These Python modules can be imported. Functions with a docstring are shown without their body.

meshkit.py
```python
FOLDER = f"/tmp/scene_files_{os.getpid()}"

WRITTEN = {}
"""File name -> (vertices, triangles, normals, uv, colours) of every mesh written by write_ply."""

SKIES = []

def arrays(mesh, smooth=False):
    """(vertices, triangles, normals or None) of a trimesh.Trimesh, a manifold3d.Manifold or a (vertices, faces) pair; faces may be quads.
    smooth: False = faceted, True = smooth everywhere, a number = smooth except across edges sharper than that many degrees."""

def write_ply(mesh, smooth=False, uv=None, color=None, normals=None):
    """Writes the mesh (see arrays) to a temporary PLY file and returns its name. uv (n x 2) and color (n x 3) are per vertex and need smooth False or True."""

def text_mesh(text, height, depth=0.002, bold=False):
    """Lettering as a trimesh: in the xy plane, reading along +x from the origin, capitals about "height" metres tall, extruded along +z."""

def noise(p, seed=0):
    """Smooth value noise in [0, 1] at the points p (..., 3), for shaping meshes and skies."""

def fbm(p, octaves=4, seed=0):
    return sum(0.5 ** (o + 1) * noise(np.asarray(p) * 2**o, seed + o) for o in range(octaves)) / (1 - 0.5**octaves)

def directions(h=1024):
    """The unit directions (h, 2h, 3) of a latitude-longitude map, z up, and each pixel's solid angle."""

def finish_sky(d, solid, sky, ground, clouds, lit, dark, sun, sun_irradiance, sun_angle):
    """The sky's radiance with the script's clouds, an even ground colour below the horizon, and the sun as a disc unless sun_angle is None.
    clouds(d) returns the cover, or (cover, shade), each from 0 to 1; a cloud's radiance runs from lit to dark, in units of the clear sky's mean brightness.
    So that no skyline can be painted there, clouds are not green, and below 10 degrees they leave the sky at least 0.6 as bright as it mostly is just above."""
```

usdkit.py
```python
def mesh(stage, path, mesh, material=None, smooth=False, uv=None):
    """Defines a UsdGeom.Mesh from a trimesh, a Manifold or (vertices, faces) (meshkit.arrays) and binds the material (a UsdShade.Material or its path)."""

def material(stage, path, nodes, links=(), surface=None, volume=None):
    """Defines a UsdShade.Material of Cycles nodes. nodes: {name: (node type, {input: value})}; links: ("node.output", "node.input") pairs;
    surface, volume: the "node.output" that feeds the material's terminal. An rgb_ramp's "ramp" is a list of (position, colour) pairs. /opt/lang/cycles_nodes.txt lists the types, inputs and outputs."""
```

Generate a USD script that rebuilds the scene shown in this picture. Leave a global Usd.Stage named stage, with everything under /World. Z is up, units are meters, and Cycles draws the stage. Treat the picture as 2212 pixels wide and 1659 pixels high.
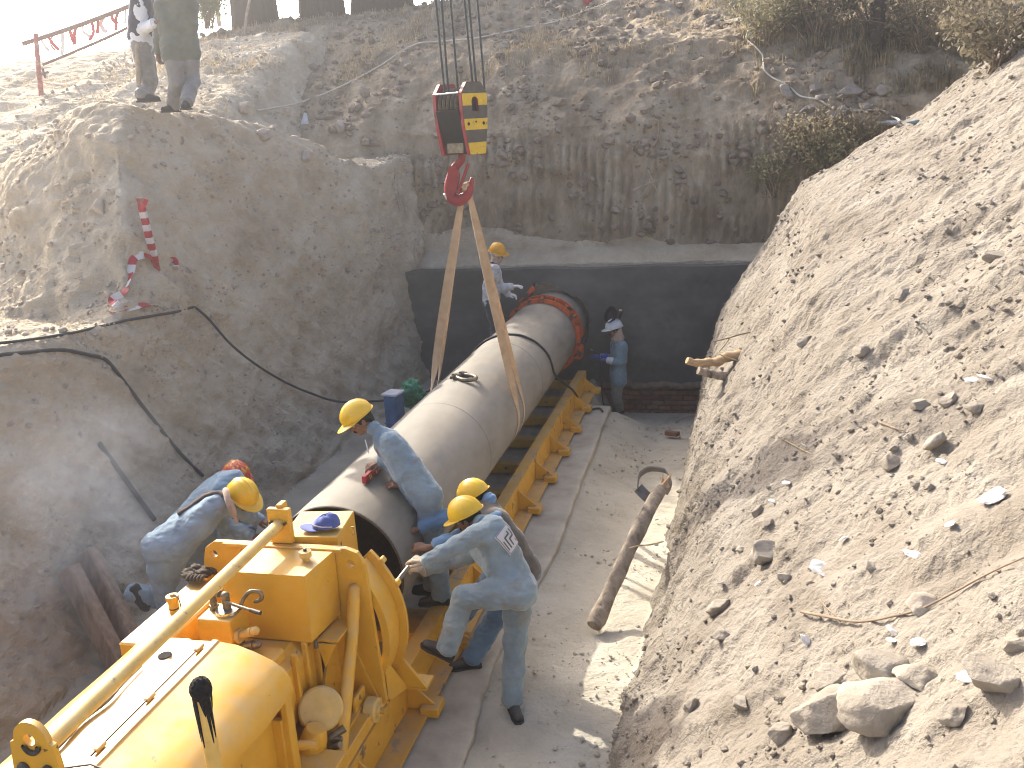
import math, random
import numpy as np, trimesh, manifold3d, usdkit, meshkit
from shapely.geometry import Polygon, Point, box as sbox
from pxr import Usd, UsdGeom, UsdLux, UsdShade, Gf, Sdf, Vt
from meshkit import noise, fbm

stage = Usd.Stage.CreateInMemory()
UsdGeom.SetStageUpAxis(stage, 'Z'); UsdGeom.SetStageMetersPerUnit(stage, 1.0)
world = UsdGeom.Xform.Define(stage, '/World'); stage.SetDefaultPrim(world.GetPrim())
UsdGeom.Scope.Define(stage, '/World/Looks')

# ---------------------------------------------------------------- camera, sky, sun, exposure
EXPOSURE = 1.35
SUN_AZ = (-0.74, 0.67)            # direction towards the sun in plan (x, y)
SUN_EL = math.radians(33)
SUN_I, SKY_S = 0.85, 0.15
HAZE, SMOKE = 0.0022, 0.36
EYE = np.array([0.243, 0.0, 4.889])
FPX, VPX, VPY, PW, PH = 2000.0, 1606.0, 228.0, 2212.0, 1659.0
_y = np.array([(VPX - PW / 2) / FPX, -(VPY - PH / 2) / FPX, -1.0]); _y /= np.linalg.norm(_y)
_u = np.array([0, -_y[2] / _y[1], 1.0]); _u /= np.linalg.norm(_u)
if _u[1] < 0: _u = -_u
_t = math.radians(3.5); _u = math.cos(_t) * _u - math.sin(_t) * np.cross(_y, _u)      # the camera was held a little askew
CAM_R = np.array([np.cross(_y, _u), _y, _u])      # world = CAM_R @ camera space
cam = UsdGeom.Camera.Define(stage, '/World/camera')
cam.CreateHorizontalApertureAttr(36.0); cam.CreateVerticalApertureAttr(27.0)
cam.CreateFocalLengthAttr(36.0 * FPX / PW); cam.CreateClippingRangeAttr((0.05, 5000.0))
cam.CreateExposureAttr(EXPOSURE)
_m = np.eye(4); _m[:3, :3] = CAM_R.T; _m[3, :3] = EYE
cam.AddTransformOp().Set(Gf.Matrix4d(*_m.ravel().tolist()))

def T(n): return stage.GetPrimAtPath(n)
LK = '/World/Looks/'
sunrot = math.atan2(SUN_AZ[0], SUN_AZ[1])
usdkit.material(stage, LK + 'sky_look', {'s': ('sky_texture', {'sky_type': 'single_scattering', 'sun_disc': False, 'sun_elevation': SUN_EL, 'sun_rotation': sunrot, 'air_density': 0.7, 'aerosol_density': 5.0, 'ozone_density': 1.0}),
    'b': ('background_shader', {'strength': SKY_S})}, [('s.color', 'b.color')], surface='b.background')
dome = UsdLux.DomeLight.Define(stage, '/World/sky'); dome.CreateIntensityAttr(1.0)
UsdShade.MaterialBindingAPI.Apply(dome.GetPrim()).Bind(UsdShade.Material.Get(stage, LK + 'sky_look'))
sun = UsdLux.DistantLight.Define(stage, '/World/sun')
sun.CreateIntensityAttr(SUN_I); sun.CreateAngleAttr(0.5); sun.CreateNormalizeAttr(True) if hasattr(sun, 'CreateNormalizeAttr') else None
sun.CreateColorAttr(Gf.Vec3f(1.0, 0.94, 0.84))
_a = math.hypot(*SUN_AZ)
SUN = np.array([SUN_AZ[0] / _a * math.cos(SUN_EL), SUN_AZ[1] / _a * math.cos(SUN_EL), math.sin(SUN_EL)])   # towards the sun
def frame_z(z, hint=(0, 0, 1)):
    z = np.asarray(z, float); z = z / np.linalg.norm(z)
    x = np.cross(hint, z)
    if np.linalg.norm(x) < 1e-5: x = np.cross((1, 0, 0), z)
    x /= np.linalg.norm(x); return np.array([x, np.cross(z, x), z])
_m = np.eye(4); _m[:3, :3] = frame_z(SUN)
sun.AddTransformOp().Set(Gf.Matrix4d(*_m.ravel().tolist()))

def at(u, v, x=None, y=None, z=None, d=None):
    """The point of a sight line (photo pixel u, v of 2212 x 1659) where it meets a plane, or at depth d."""
    r = CAM_R @ np.array([(u - PW / 2) / FPX, -(v - PH / 2) / FPX, -1.0])
    if x is not None: t = (x - EYE[0]) / r[0]
    elif y is not None: t = (y - EYE[1]) / r[1]
    elif z is not None: t = (z - EYE[2]) / r[2]
    else: t = d
    return EYE + r * t

def onto(u, v, n, p):
    r = CAM_R @ np.array([(u - PW / 2) / FPX, -(v - PH / 2) / FPX, -1.0])
    return EYE + r * (np.dot(np.asarray(p) - EYE, n) / np.dot(r, n))

# ---------------------------------------------------------------- scene tree helpers
_used = {}
def numbered(path):
    k = _used.get(path, -1) + 1; _used[path] = k
    return path if k == 0 else f'{path}_{k:03d}'

class Thing:
    def __init__(s, path, base): s.path, s.base = path, np.asarray(base, float)

def tag(prim, label=None, cat=None, group=None, kind=None):
    for k, v in (('label', label), ('category', cat), ('group', group), ('kind', kind)):
        if v: prim.SetCustomDataByKey(k, v)
    return prim

def thing(name, label, cat, base=(0, 0, 0), group=None, kind=None):
    p = numbered('/World/' + name)
    x = UsdGeom.Xform.Define(stage, p); x.AddTranslateOp().Set(Gf.Vec3d(*map(float, base)))
    tag(x.GetPrim(), label, cat, group, kind)
    return Thing(p, base)

def join(ms):
    ms = [m for m in ms if m is not None]
    vs, fs, n = [], [], 0
    for m in ms:
        v, f, _ = meshkit.arrays(m); vs.append(v); fs.append(f + n); n += len(v)
    return np.vstack(vs), np.vstack(fs)

def part(parent, name, mesh, mat, smooth=30, label=None):
    """One Mesh prim under a thing (or under another part)."""
    if isinstance(mesh, list): mesh = join(mesh)
    v, f, _ = meshkit.arrays(mesh)
    p = numbered(parent.path + '/' + name)
    m = usdkit.mesh(stage, p, (v - parent.base, f), LK + mat, smooth=smooth)
    if label: m.GetPrim().SetCustomDataByKey('label', label)
    return Thing(p, parent.base)

def single(name, mesh, mat, label, cat, smooth=30, group=None, kind=None, base=None):
    if isinstance(mesh, list): mesh = join(mesh)
    v, f, _ = meshkit.arrays(mesh)
    p = numbered('/World/' + name)
    if base is None: base = np.array([v[:, 0].mean(), v[:, 1].mean(), v[:, 2].min()]) if kind != 'structure' else np.zeros(3)
    m = usdkit.mesh(stage, p, (v - base, f), LK + mat, smooth=smooth)
    m.AddTranslateOp().Set(Gf.Vec3d(*map(float, base)))
    tag(m.GetPrim(), label, cat, group, kind)
    return Thing(p, base)

# ---------------------------------------------------------------- mesh helpers
def rot(axis, deg): return trimesh.transformations.rotation_matrix(math.radians(deg), axis)[:3, :3]
def V(*a): return np.array(a, float)
def norm(a): a = np.asarray(a, float); return a / (np.linalg.norm(a) + 1e-12)

def bx(c, s, R=None, ch=0.0):
    """A box of size s at centre c with chamfered edges."""
    s = np.asarray(s, float) / 2; ch = min(ch, s.min() * 0.9)
    if ch <= 0:
        m = trimesh.creation.box(s * 2); v, f = np.array(m.vertices), np.array(m.faces)
    else:
        pts = []
        for sg in np.ndindex(2, 2, 2):
            g = np.array(sg) * 2 - 1
            for k in range(3):
                q = s - ch; q = q.copy(); q[k] = s[k]; pts.append(g * q)
        m = trimesh.convex.convex_hull(np.array(pts)); v, f = np.array(m.vertices), np.array(m.faces)
    if R is not None: v = v @ np.asarray(R)      # rows of R = local axes in world
    return v + np.asarray(c, float), f

def bar(a, b, w, h, up=(0, 0, 1), ch=0.0):
    """A square bar from a to b, w wide and h high."""
    a, b = np.asarray(a, float), np.asarray(b, float); R = frame_z(b - a, up)
    return bx((a + b) / 2, (w, h, np.linalg.norm(b - a)), R, ch)

def tube(pts, r, n=10, caps=True):
    pts = np.asarray(pts, float); N = len(pts); r = np.broadcast_to(np.asarray(r, float), (N,))
    t = np.gradient(pts, axis=0); t /= np.linalg.norm(t, axis=1, keepdims=True) + 1e-12
    u = np.cross(t[0], (0, 0, 1.0)) if abs(t[0, 2]) < 0.9 else np.cross(t[0], (1.0, 0, 0)); u /= np.linalg.norm(u)
    U = []
    for k in range(N):
        u = u - t[k] * np.dot(u, t[k]); u /= np.linalg.norm(u); U.append(u)
    U = np.array(U); Wd = np.cross(t, U); a = np.arange(n) * 2 * np.pi / n
    v = pts[:, None] + r[:, None, None] * (np.cos(a)[None, :, None] * U[:, None] + np.sin(a)[None, :, None] * Wd[:, None])
    v = v.reshape(-1, 3); f = []
    i, j = np.meshgrid(np.arange(N - 1), np.arange(n), indexing='ij'); j2 = (j + 1) % n
    q = np.stack([i * n + j, i * n + j2, (i + 1) * n + j2, (i + 1) * n + j], -1).reshape(-1, 4)
    f = np.vstack([q[:, [0, 1, 2]], q[:, [0, 2, 3]]])
    if caps:
        v = np.vstack([v, pts[0], pts[-1]]); c0, c1 = N * n, N * n + 1; k = np.arange(n); k2 = (k + 1) % n
        f = np.vstack([f, np.stack([np.full(n, c0), k2, k], 1), np.stack([np.full(n, c1), (N - 1) * n + k, (N - 1) * n + k2], 1)])
    return v, f

def rod(a, b, r, r2=None, n=14): return tube([a, b], [r, r if r2 is None else r2], n)

def lathe(prof, a, axis, n=32, hint=(0, 0, 1), full=2 * math.pi, start=0.0):
    """Revolves (radius, height) pairs about the axis through a. A closed profile (first = last) gives a ring."""
    R = frame_z(axis, hint); prof = np.asarray(prof, float); k = len(prof); closed = full > 6.28
    m = n if closed else n + 1
    ang = start + np.arange(m) * full / n
    v = (prof[None, :, 0, None] * (np.cos(ang)[:, None, None] * R[0] + np.sin(ang)[:, None, None] * R[1]) + prof[None, :, 1, None] * R[2]).reshape(-1, 3) + np.asarray(a)
    i, j = np.meshgrid(np.arange(n), np.arange(k - 1), indexing='ij'); i2 = (i + 1) % m
    q = np.stack([i * k + j, i2 * k + j, i2 * k + j + 1, i * k + j + 1], -1).reshape(-1, 4)
    return v, np.vstack([q[:, [0, 1, 2]], q[:, [0, 2, 3]]])

def plate(poly, o, X, Y, th, centre=True):
    """A polygon (shapely or list) in the plane o + x X + y Y, thickened by th along X x Y."""
    if not hasattr(poly, 'exterior'): poly = Polygon(poly)
    m = trimesh.creation.extrude_polygon(poly, th, engine='earcut'); v = np.array(m.vertices)
    X, Y = norm(X), norm(Y); Z = np.cross(X, Y)
    z = v[:, 2] - (th / 2 if centre else 0)
    return np.asarray(o) + v[:, :1] * X + v[:, 1:2] * Y + z[:, None] * Z, np.array(m.faces)

def ico(c, r, sub=1, R=None, seed=None, amp=0.0, freq=1.5):
    m = trimesh.creation.icosphere(sub, 1.0); v = np.array(m.vertices)
    if seed is not None: v = v * (1 + amp * (fbm(v * freq + seed * 7.31, 3, seed) * 2 - 1))[:, None]
    v = v * np.asarray(r)
    if R is not None: v = v @ R
    return v + np.asarray(c), np.array(m.faces)

def spline(P, n):
    """n points of a Catmull-Rom curve through P."""
    P = np.asarray(P, float); k = len(P)
    s = np.r_[0, np.cumsum(np.linalg.norm(np.diff(P, axis=0), axis=1) ** 0.5)]
    from scipy.interpolate import CubicSpline, PchipInterpolator
    return PchipInterpolator(s, P)(np.linspace(0, s[-1], n)) if k > 2 else np.linspace(P[0], P[1], n)

def ribbon(pts, w, nrm, th=0.004):
    """A strap along pts, w wide, facing nrm (per point or one)."""
    pts = np.asarray(pts, float); N = len(pts); t = np.gradient(pts, axis=0); t /= np.linalg.norm(t, axis=1, keepdims=True)
    nrm = np.broadcast_to(np.asarray(nrm, float), (N, 3)); w = np.broadcast_to(np.asarray(w, float), (N,))[:, None]
    s = np.cross(t, nrm); s /= np.linalg.norm(s, axis=1, keepdims=True); nn = np.cross(s, t) * th / 2
    v = np.stack([pts - s * w / 2 - nn, pts + s * w / 2 - nn, pts + s * w / 2 + nn, pts - s * w / 2 + nn], 1).reshape(-1, 3)
    i, j = np.meshgrid(np.arange(N - 1), np.arange(4), indexing='ij'); j2 = (j + 1) % 4
    q = np.stack([i * 4 + j, i * 4 + j2, (i + 1) * 4 + j2, (i + 1) * 4 + j], -1).reshape(-1, 4)
    e = np.array([[0, 3, 2, 1], [(N - 1) * 4, (N - 1) * 4 + 1, (N - 1) * 4 + 2, (N - 1) * 4 + 3]])
    q = np.vstack([q, e]); return v, np.vstack([q[:, [0, 1, 2]], q[:, [0, 2, 3]]])

def surface_nets(F, lo, h):
    """The zero level of the samples F (negative inside) on a grid of spacing h from lo."""
    ins = F < 0; nx, ny, nz = F.shape
    s = [ins[i:nx - 1 + i, j:ny - 1 + j, k:nz - 1 + k] for i, j, k in np.ndindex(2, 2, 2)]
    cnt = sum(x.astype(np.int8) for x in s); act = (cnt > 0) & (cnt < 8)
    idx = np.argwhere(act); ids = np.full(act.shape, -1); ids[act] = np.arange(len(idx))
    acc = np.zeros((len(idx), 3)); n = np.zeros(len(idx))
    cor = [np.array(c) for c in np.ndindex(2, 2, 2)]
    val = [F[idx[:, 0] + c[0], idx[:, 1] + c[1], idx[:, 2] + c[2]] for c in cor]
    for a in range(8):
        for b in range(a + 1, 8):
            if np.abs(cor[a] - cor[b]).sum() == 1:
                m = (val[a] < 0) != (val[b] < 0); t = val[a][m] / (val[a][m] - val[b][m])
                acc[m] += cor[a] + t[:, None] * (cor[b] - cor[a]); n[m] += 1
    v = np.asarray(lo) + (idx + acc / n[:, None]) * h
    fs = []
    for ax in range(3):
        A = np.moveaxis(ins, ax, 0); cr = np.argwhere(A[:-1] != A[1:])
        e = np.empty_like(cr); o = [k for k in range(3) if k != ax]
        e[:, ax] = cr[:, 0]; e[:, o[0]] = cr[:, 1]; e[:, o[1]] = cr[:, 2]
        ok = (e[:, o[0]] > 0) & (e[:, o[1]] > 0) & (e[:, o[0]] < act.shape[o[0]]) & (e[:, o[1]] < act.shape[o[1]])
        e = e[ok]; d0, d1 = np.eye(3, dtype=int)[o[0]], np.eye(3, dtype=int)[o[1]]
        g = lambda q: ids[q[:, 0], q[:, 1], q[:, 2]]
        q = np.stack([g(e - d0 - d1), g(e - d1), g(e), g(e - d0)], 1)
        flip = ins[e[:, 0], e[:, 1], e[:, 2]] ^ (ax == 1)
        q[~flip] = q[~flip][:, ::-1]; fs.append(q)
    q = np.vstack(fs); q = q[(q >= 0).all(1)]
    return v, np.vstack([q[:, [0, 1, 2]], q[:, [0, 2, 3]]])

# ---------------------------------------------------------------- looks
def look(name, ramp, scale=4.0, detail=6.0, rough=0.8, bump=0.0, bscale=None, bdist=0.02, coord='pos', stretch=(1, 1, 1), spec=0.3, metal=0.0, dust=None, spots=None, bevel=0.0, sheen=0.0, trans=0.0, coat=0.0, rotv=(0, 0, 0), rrange=None):
    """A principled look: a noise ramp for colour, a noise bump, dust lying on faces that look up, and spots of wear."""
    n = {'c': ('geometry', {}) if coord == 'pos' else ('texture_coordinate', {}), 'm': ('mapping', {'scale': stretch, 'rotation': rotv}), 'n': ('noise_texture', {'scale': scale, 'detail': detail, 'roughness': 0.6}),
         'r': ('rgb_ramp', {'ramp': ramp}), 'p': ('principled_bsdf', {'roughness': rough, 'specular_ior_level': spec, 'metallic': metal})}
    l = [('c.position' if coord == 'pos' else 'c.object', 'm.vector'), ('m.vector', 'n.vector'), ('n.fac', 'r.fac')]
    col = 'r.color'
    if spots:                       # (colour, scale, threshold, softness)
        n['sn'] = ('noise_texture', {'scale': spots[1], 'detail': 8.0, 'roughness': 0.65}); n['sr'] = ('map_range', {'from_min': spots[2], 'from_max': spots[2] + spots[3], 'clamp': True})
        n['sm'] = ('mix_color', {'b': spots[0]}); l += [('m.vector', 'sn.vector'), ('sn.fac', 'sr.value'), ('sr.result', 'sm.fac'), (col, 'sm.a')]; col = 'sm.result'
    if dust:                        # (colour, amount)
        n['g'] = ('geometry', {}); n['sx'] = ('separate_xyz', {}); n['dn'] = ('noise_texture', {'scale': 7.0, 'detail': 6.0})
        n['dm'] = ('math', {'math_type': 'multiply'}); n['dr'] = ('map_range', {'from_min': 0.25, 'from_max': 0.75, 'to_max': dust[1], 'clamp': True}); n['dc'] = ('mix_color', {'b': dust[0]})
        n['da'] = ('map_range', {'from_min': -0.2, 'from_max': 0.9, 'to_min': 0.35, 'to_max': 1.0, 'clamp': True})
        l += [('g.normal', 'sx.vector'), ('sx.z', 'da.value'), ('m.vector', 'dn.vector'), ('da.result', 'dm.value1'), ('dn.fac', 'dm.value2'), ('dm.value', 'dr.value'), ('dr.result', 'dc.fac'), (col, 'dc.a')]; col = 'dc.result'
    l.append((col, 'p.base_color'))
    nrm = None
    if bevel:
        n['bv'] = ('bevel', {'radius': bevel, 'samples': 4}); nrm = 'bv.bevel'
    if bump:
        n['bn'] = ('noise_texture', {'scale': bscale or scale * 4, 'detail': 8.0, 'roughness': 0.6}); n['b'] = ('bump', {'strength': bump, 'distance': bdist})
        l += [('m.vector', 'bn.vector'), ('bn.fac', 'b.height')]
        if nrm: l.append((nrm, 'b.normal'))
        nrm = 'b.normal'
    if nrm: l.append((nrm, 'p.normal'))
    if sheen: n['p'][1]['sheen_weight'] = sheen
    if coat: n['p'][1]['coat_weight'] = coat
    if rrange:
        n['rr'] = ('map_range', {'from_min': 0.3, 'from_max': 0.7, 'to_min': rrange[0], 'to_max': rrange[1]}); l += [('n.fac', 'rr.value'), ('rr.result', 'p.roughness')]
    surf = 'p.BSDF'
    if trans:
        n['t'] = ('translucent_bsdf', {}); n['x'] = ('mix_closure', {'fac': trans}); l += [(col, 't.color'), ('p.BSDF', 'x.closure1'), ('t.BSDF', 'x.closure2')]; surf = 'x.closure'
    usdkit.material(stage, LK + name, n, l, surface=surf)
    return name

def two(c, k=0.25): c = np.array(c); return [(0.3, tuple(c * (1 - k))), (0.7, tuple(np.minimum(c * (1 + k), 0.95)))]
# ---------------------------------------------------------------- earth looks
look('soil_floor', [(0.25, (0.32, 0.285, 0.22)), (0.5, (0.43, 0.39, 0.31)), (0.75, (0.52, 0.48, 0.395))], scale=1.3, detail=10, rough=0.95, bump=0.7, bscale=26, bdist=0.03, spec=0.1)
look('soil_right', [(0.2, (0.175, 0.148, 0.114)), (0.45, (0.245, 0.214, 0.172)), (0.75, (0.325, 0.293, 0.243))], scale=1.6, detail=12, rough=0.95, bump=1.0, bscale=22, bdist=0.05, spec=0.1)
look('soil_left', [(0.2, (0.25, 0.20, 0.135)), (0.45, (0.43, 0.365, 0.265)), (0.7, (0.52, 0.46, 0.355)), (0.85, (0.56, 0.52, 0.44))], scale=0.9, detail=12, rough=0.95, bump=1.0, bscale=16, bdist=0.06, spec=0.1, stretch=(1, 0.8, 1.3))
look('soil_far', [(0.2, (0.15, 0.11, 0.068)), (0.42, (0.27, 0.215, 0.145)), (0.62, (0.37, 0.305, 0.215)), (0.8, (0.45, 0.385, 0.29))], scale=1.5, stretch=(1.7, 1, 0.55), detail=12, rough=0.95, bump=0.8, bscale=18, bdist=0.05, spec=0.1, spots=((0.15, 0.105, 0.07), 1.1, 0.50, 0.25))
look('slab_clay', [(0.25, (0.29, 0.255, 0.20)), (0.5, (0.40, 0.36, 0.29)), (0.75, (0.49, 0.45, 0.375))], scale=2.2, detail=10, rough=0.95, bump=0.5, bscale=30, bdist=0.012, spec=0.1)

FLOOR = -0.08
def sst(a, b, x): t = np.clip((x - a) / (b - a), 0, 1); return t * t * (3 - 2 * t)
def smax(a, b, k): h = np.clip(0.5 + 0.5 * (a - b) / k, 0, 1); return b + (a - b) * h + k * h * (1 - h)
def smin(a, b, k): return -smax(-a, -b, k)

def n2(x, y, s, seed, o=4): return fbm(np.stack([x / s, y / s, np.full_like(x, seed * 3.7)], -1), o, seed) * 2 - 1

def left_top(x, y):
    ledge = 2.68 + 0.25 * n2(x, y, 2.2, 5) - 0.04 * np.clip(-7.2 - x, 0, 4) + 0.07 * np.clip(11 - y, 0, 5)
    m = sst(9.5, 11.7, y + 0.35 * n2(x, y, 1.7, 6) + 0.25 * (x + 7.6))
    crest = np.interp(y, [11.0, 12.5, 14.9, 16.8, 19], [5.55, 5.32, 5.0, 4.25, 4.3]) - 0.30 * np.clip(-8.8 - x, 0, 3.2) + 0.12 * n2(x, y, 1.3, 7)
    back = np.interp(y, [13.5, 16, 18, 21, 31], [4.5, 5.3, 6.1, 7.1, 7.2]) - 0.04 * np.clip(-15 - x, 0, 8)
    back = np.where(x < -8.2, back, back - 0.6)
    z = ledge * (1 - m) + crest * m
    w = sst(13.5, 14.8, y) * sst(-8.2, -9.6, x)
    return z * (1 - w) + np.maximum(back, 3) * w

def left_mass(x, y):
    xt = np.interp(y, [0, 4, 8, 12, 15, 17.4, 19], [-5.8, -5.95, -6.15, -6.2, -6.15, -6.0, -5.9]) + 0.10 * n2(x * 0, y, 1.4, 8)
    cot = np.interp(y, [0, 12, 15, 17.4], [0.33, 0.30, 0.24, 0.10])
    face = (xt - x) / cot - 0.1
    face = np.where(face < 0.8, 0.8 * np.clip((face + 0.9) / 1.7, 0, 1) ** 1.7, face) - 0.2 - 1.4 * (face < -0.85)
    return smin(face, left_top(x, y), 0.30)

def head_top(x): return 2.13 + 0 * x

def far_mass(x, y):
    yy = y + 0.24 * n2(x, y * 0, 1.6, 9) * sst(18.0, 19.0, y) - 0.06 * np.clip(x + 2, -3, 2) * sst(18.0, 19.0, y)
    z = np.interp(yy, [17.66, 17.74, 18.05, 18.3, 18.52, 18.8, 19.3, 20.3, 20.7, 22, 24.5, 29, 36, 80],
                  [-1.4, -0.03, 0.14, 0.24, 1.85, 2.55, 3.15, 4.0, 4.25, 4.65, 5.9, 7.6, 8.6, 9.0])
    z = z + head_top(x) * sst(-1.2, 0, z) + 0.05 * n2(x, y, 0.35, 12) * (z > -0.02)
    soft = np.interp(yy, [15.2, 17.4, 18.4, 20, 22, 24, 30, 80], [-1.2, 3.9, 4.9, 6.0, 7.0, 7.7, 8.2, 8.2]) - 0.06 * np.clip(-12 - x, 0, 8)
    w = sst(-6.2, -7.4, x)
    cap = np.interp(x, [-30, -17, -12, -9, -5, 0], [6.8, 7.05, 7.7, 8.1, 9.6, 12.0])
    z = z * (1 - w) + soft * w
    return smin(z, cap, 0.4) + 0.16 * n2(x, y, 1.1, 10) * sst(18.9, 20.3, y) + 0.02 * np.clip(y - 40, 0, 100)

def right_mass(x, y):
    xs = x - 0.95 * np.clip(y - 15.8, 0, 3) - 0.10 * n2(x * 0, y, 1.2, 11)
    A = np.interp(xs, [-0.70, -0.55, -0.42, -0.30, -0.08, 0.5, 1.17, 2.57, 4.03, 6, 12], [-1.0, -0.6, 0.05, 0.74, 1.50, 2.56, 3.65, 4.47, 5.5, 6.7, 8.3])
    B = np.interp(xs, [-0.90, -0.72, -0.6, -0.1, 0.6, 1.5, 3.0, 5.0, 8, 12], [-0.6, -0.1, 0.20, 0.85, 1.55, 2.4, 3.65, 5.1, 6.5, 7.5])
    w = sst(6.0, 13.5, y)
    return B * (1 - w) + A * w

def rear_mass(x, y): return np.interp(y, [-8, -4, -1.2, 0.6, 0.7], [3.4, 3.2, 2.6, -0.3, -2.0])

# rows along y, close together where the far wall stands steep
def dense(edges):
    out = []
    for (a, b, st) in edges: out.append(np.arange(a, b, st))
    return np.concatenate(out)
YR = dense([(-60, -8, 4.0), (-8, 0, 0.4), (0, 4, 0.05), (4, 9, 0.024), (9, 17.2, 0.021), (17.2, 18.25, 0.035), (18.25, 18.95, 0.0105), (18.95, 20.8, 0.018), (20.8, 24, 0.035), (24, 32, 0.12), (32, 90, 2.0)])
NX = 860
XF = dense([(-60, -20, 2.5), (-20, -12, 0.25), (-12, 5.5, 0.022), (5.5, 12, 0.1), (12, 60, 3.0)])

def floor_z(x, y):
    deep = np.interp(y, [7.5, 9.5, 16, 17.4], [-0.08, -0.11, -0.58, -0.76]); w = np.maximum(sst(-2.15, -1.1, x), sst(15.2, 15.9, y) * sst(-2.6, -2.1, x))
    return np.where(x < -2.6, -0.12, deep * w - 0.055 * (1 - w))

def base_height(x, y):
    fl = floor_z(x, y) + 0.022 * n2(x, y, 0.5, 1, 3) + 0.018 * n2(x, y, 0.16, 2, 3)
    L, F, R, B = left_mass(x, y), far_mass(x, y), right_mass(x, y), rear_mass(x, y)
    m = smax(smax(L, F, 0.12), fl, 0.10); m = smax(m, R, 0.07); m = np.maximum(m, B)
    k = np.argmax(np.stack([fl + 0.02, L, R, F, B]), 0)
    k = np.where((k == 3) & (y > 17.6) & (y < 18.31) & (x > -6.6), 5, k)
    return m, k

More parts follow.
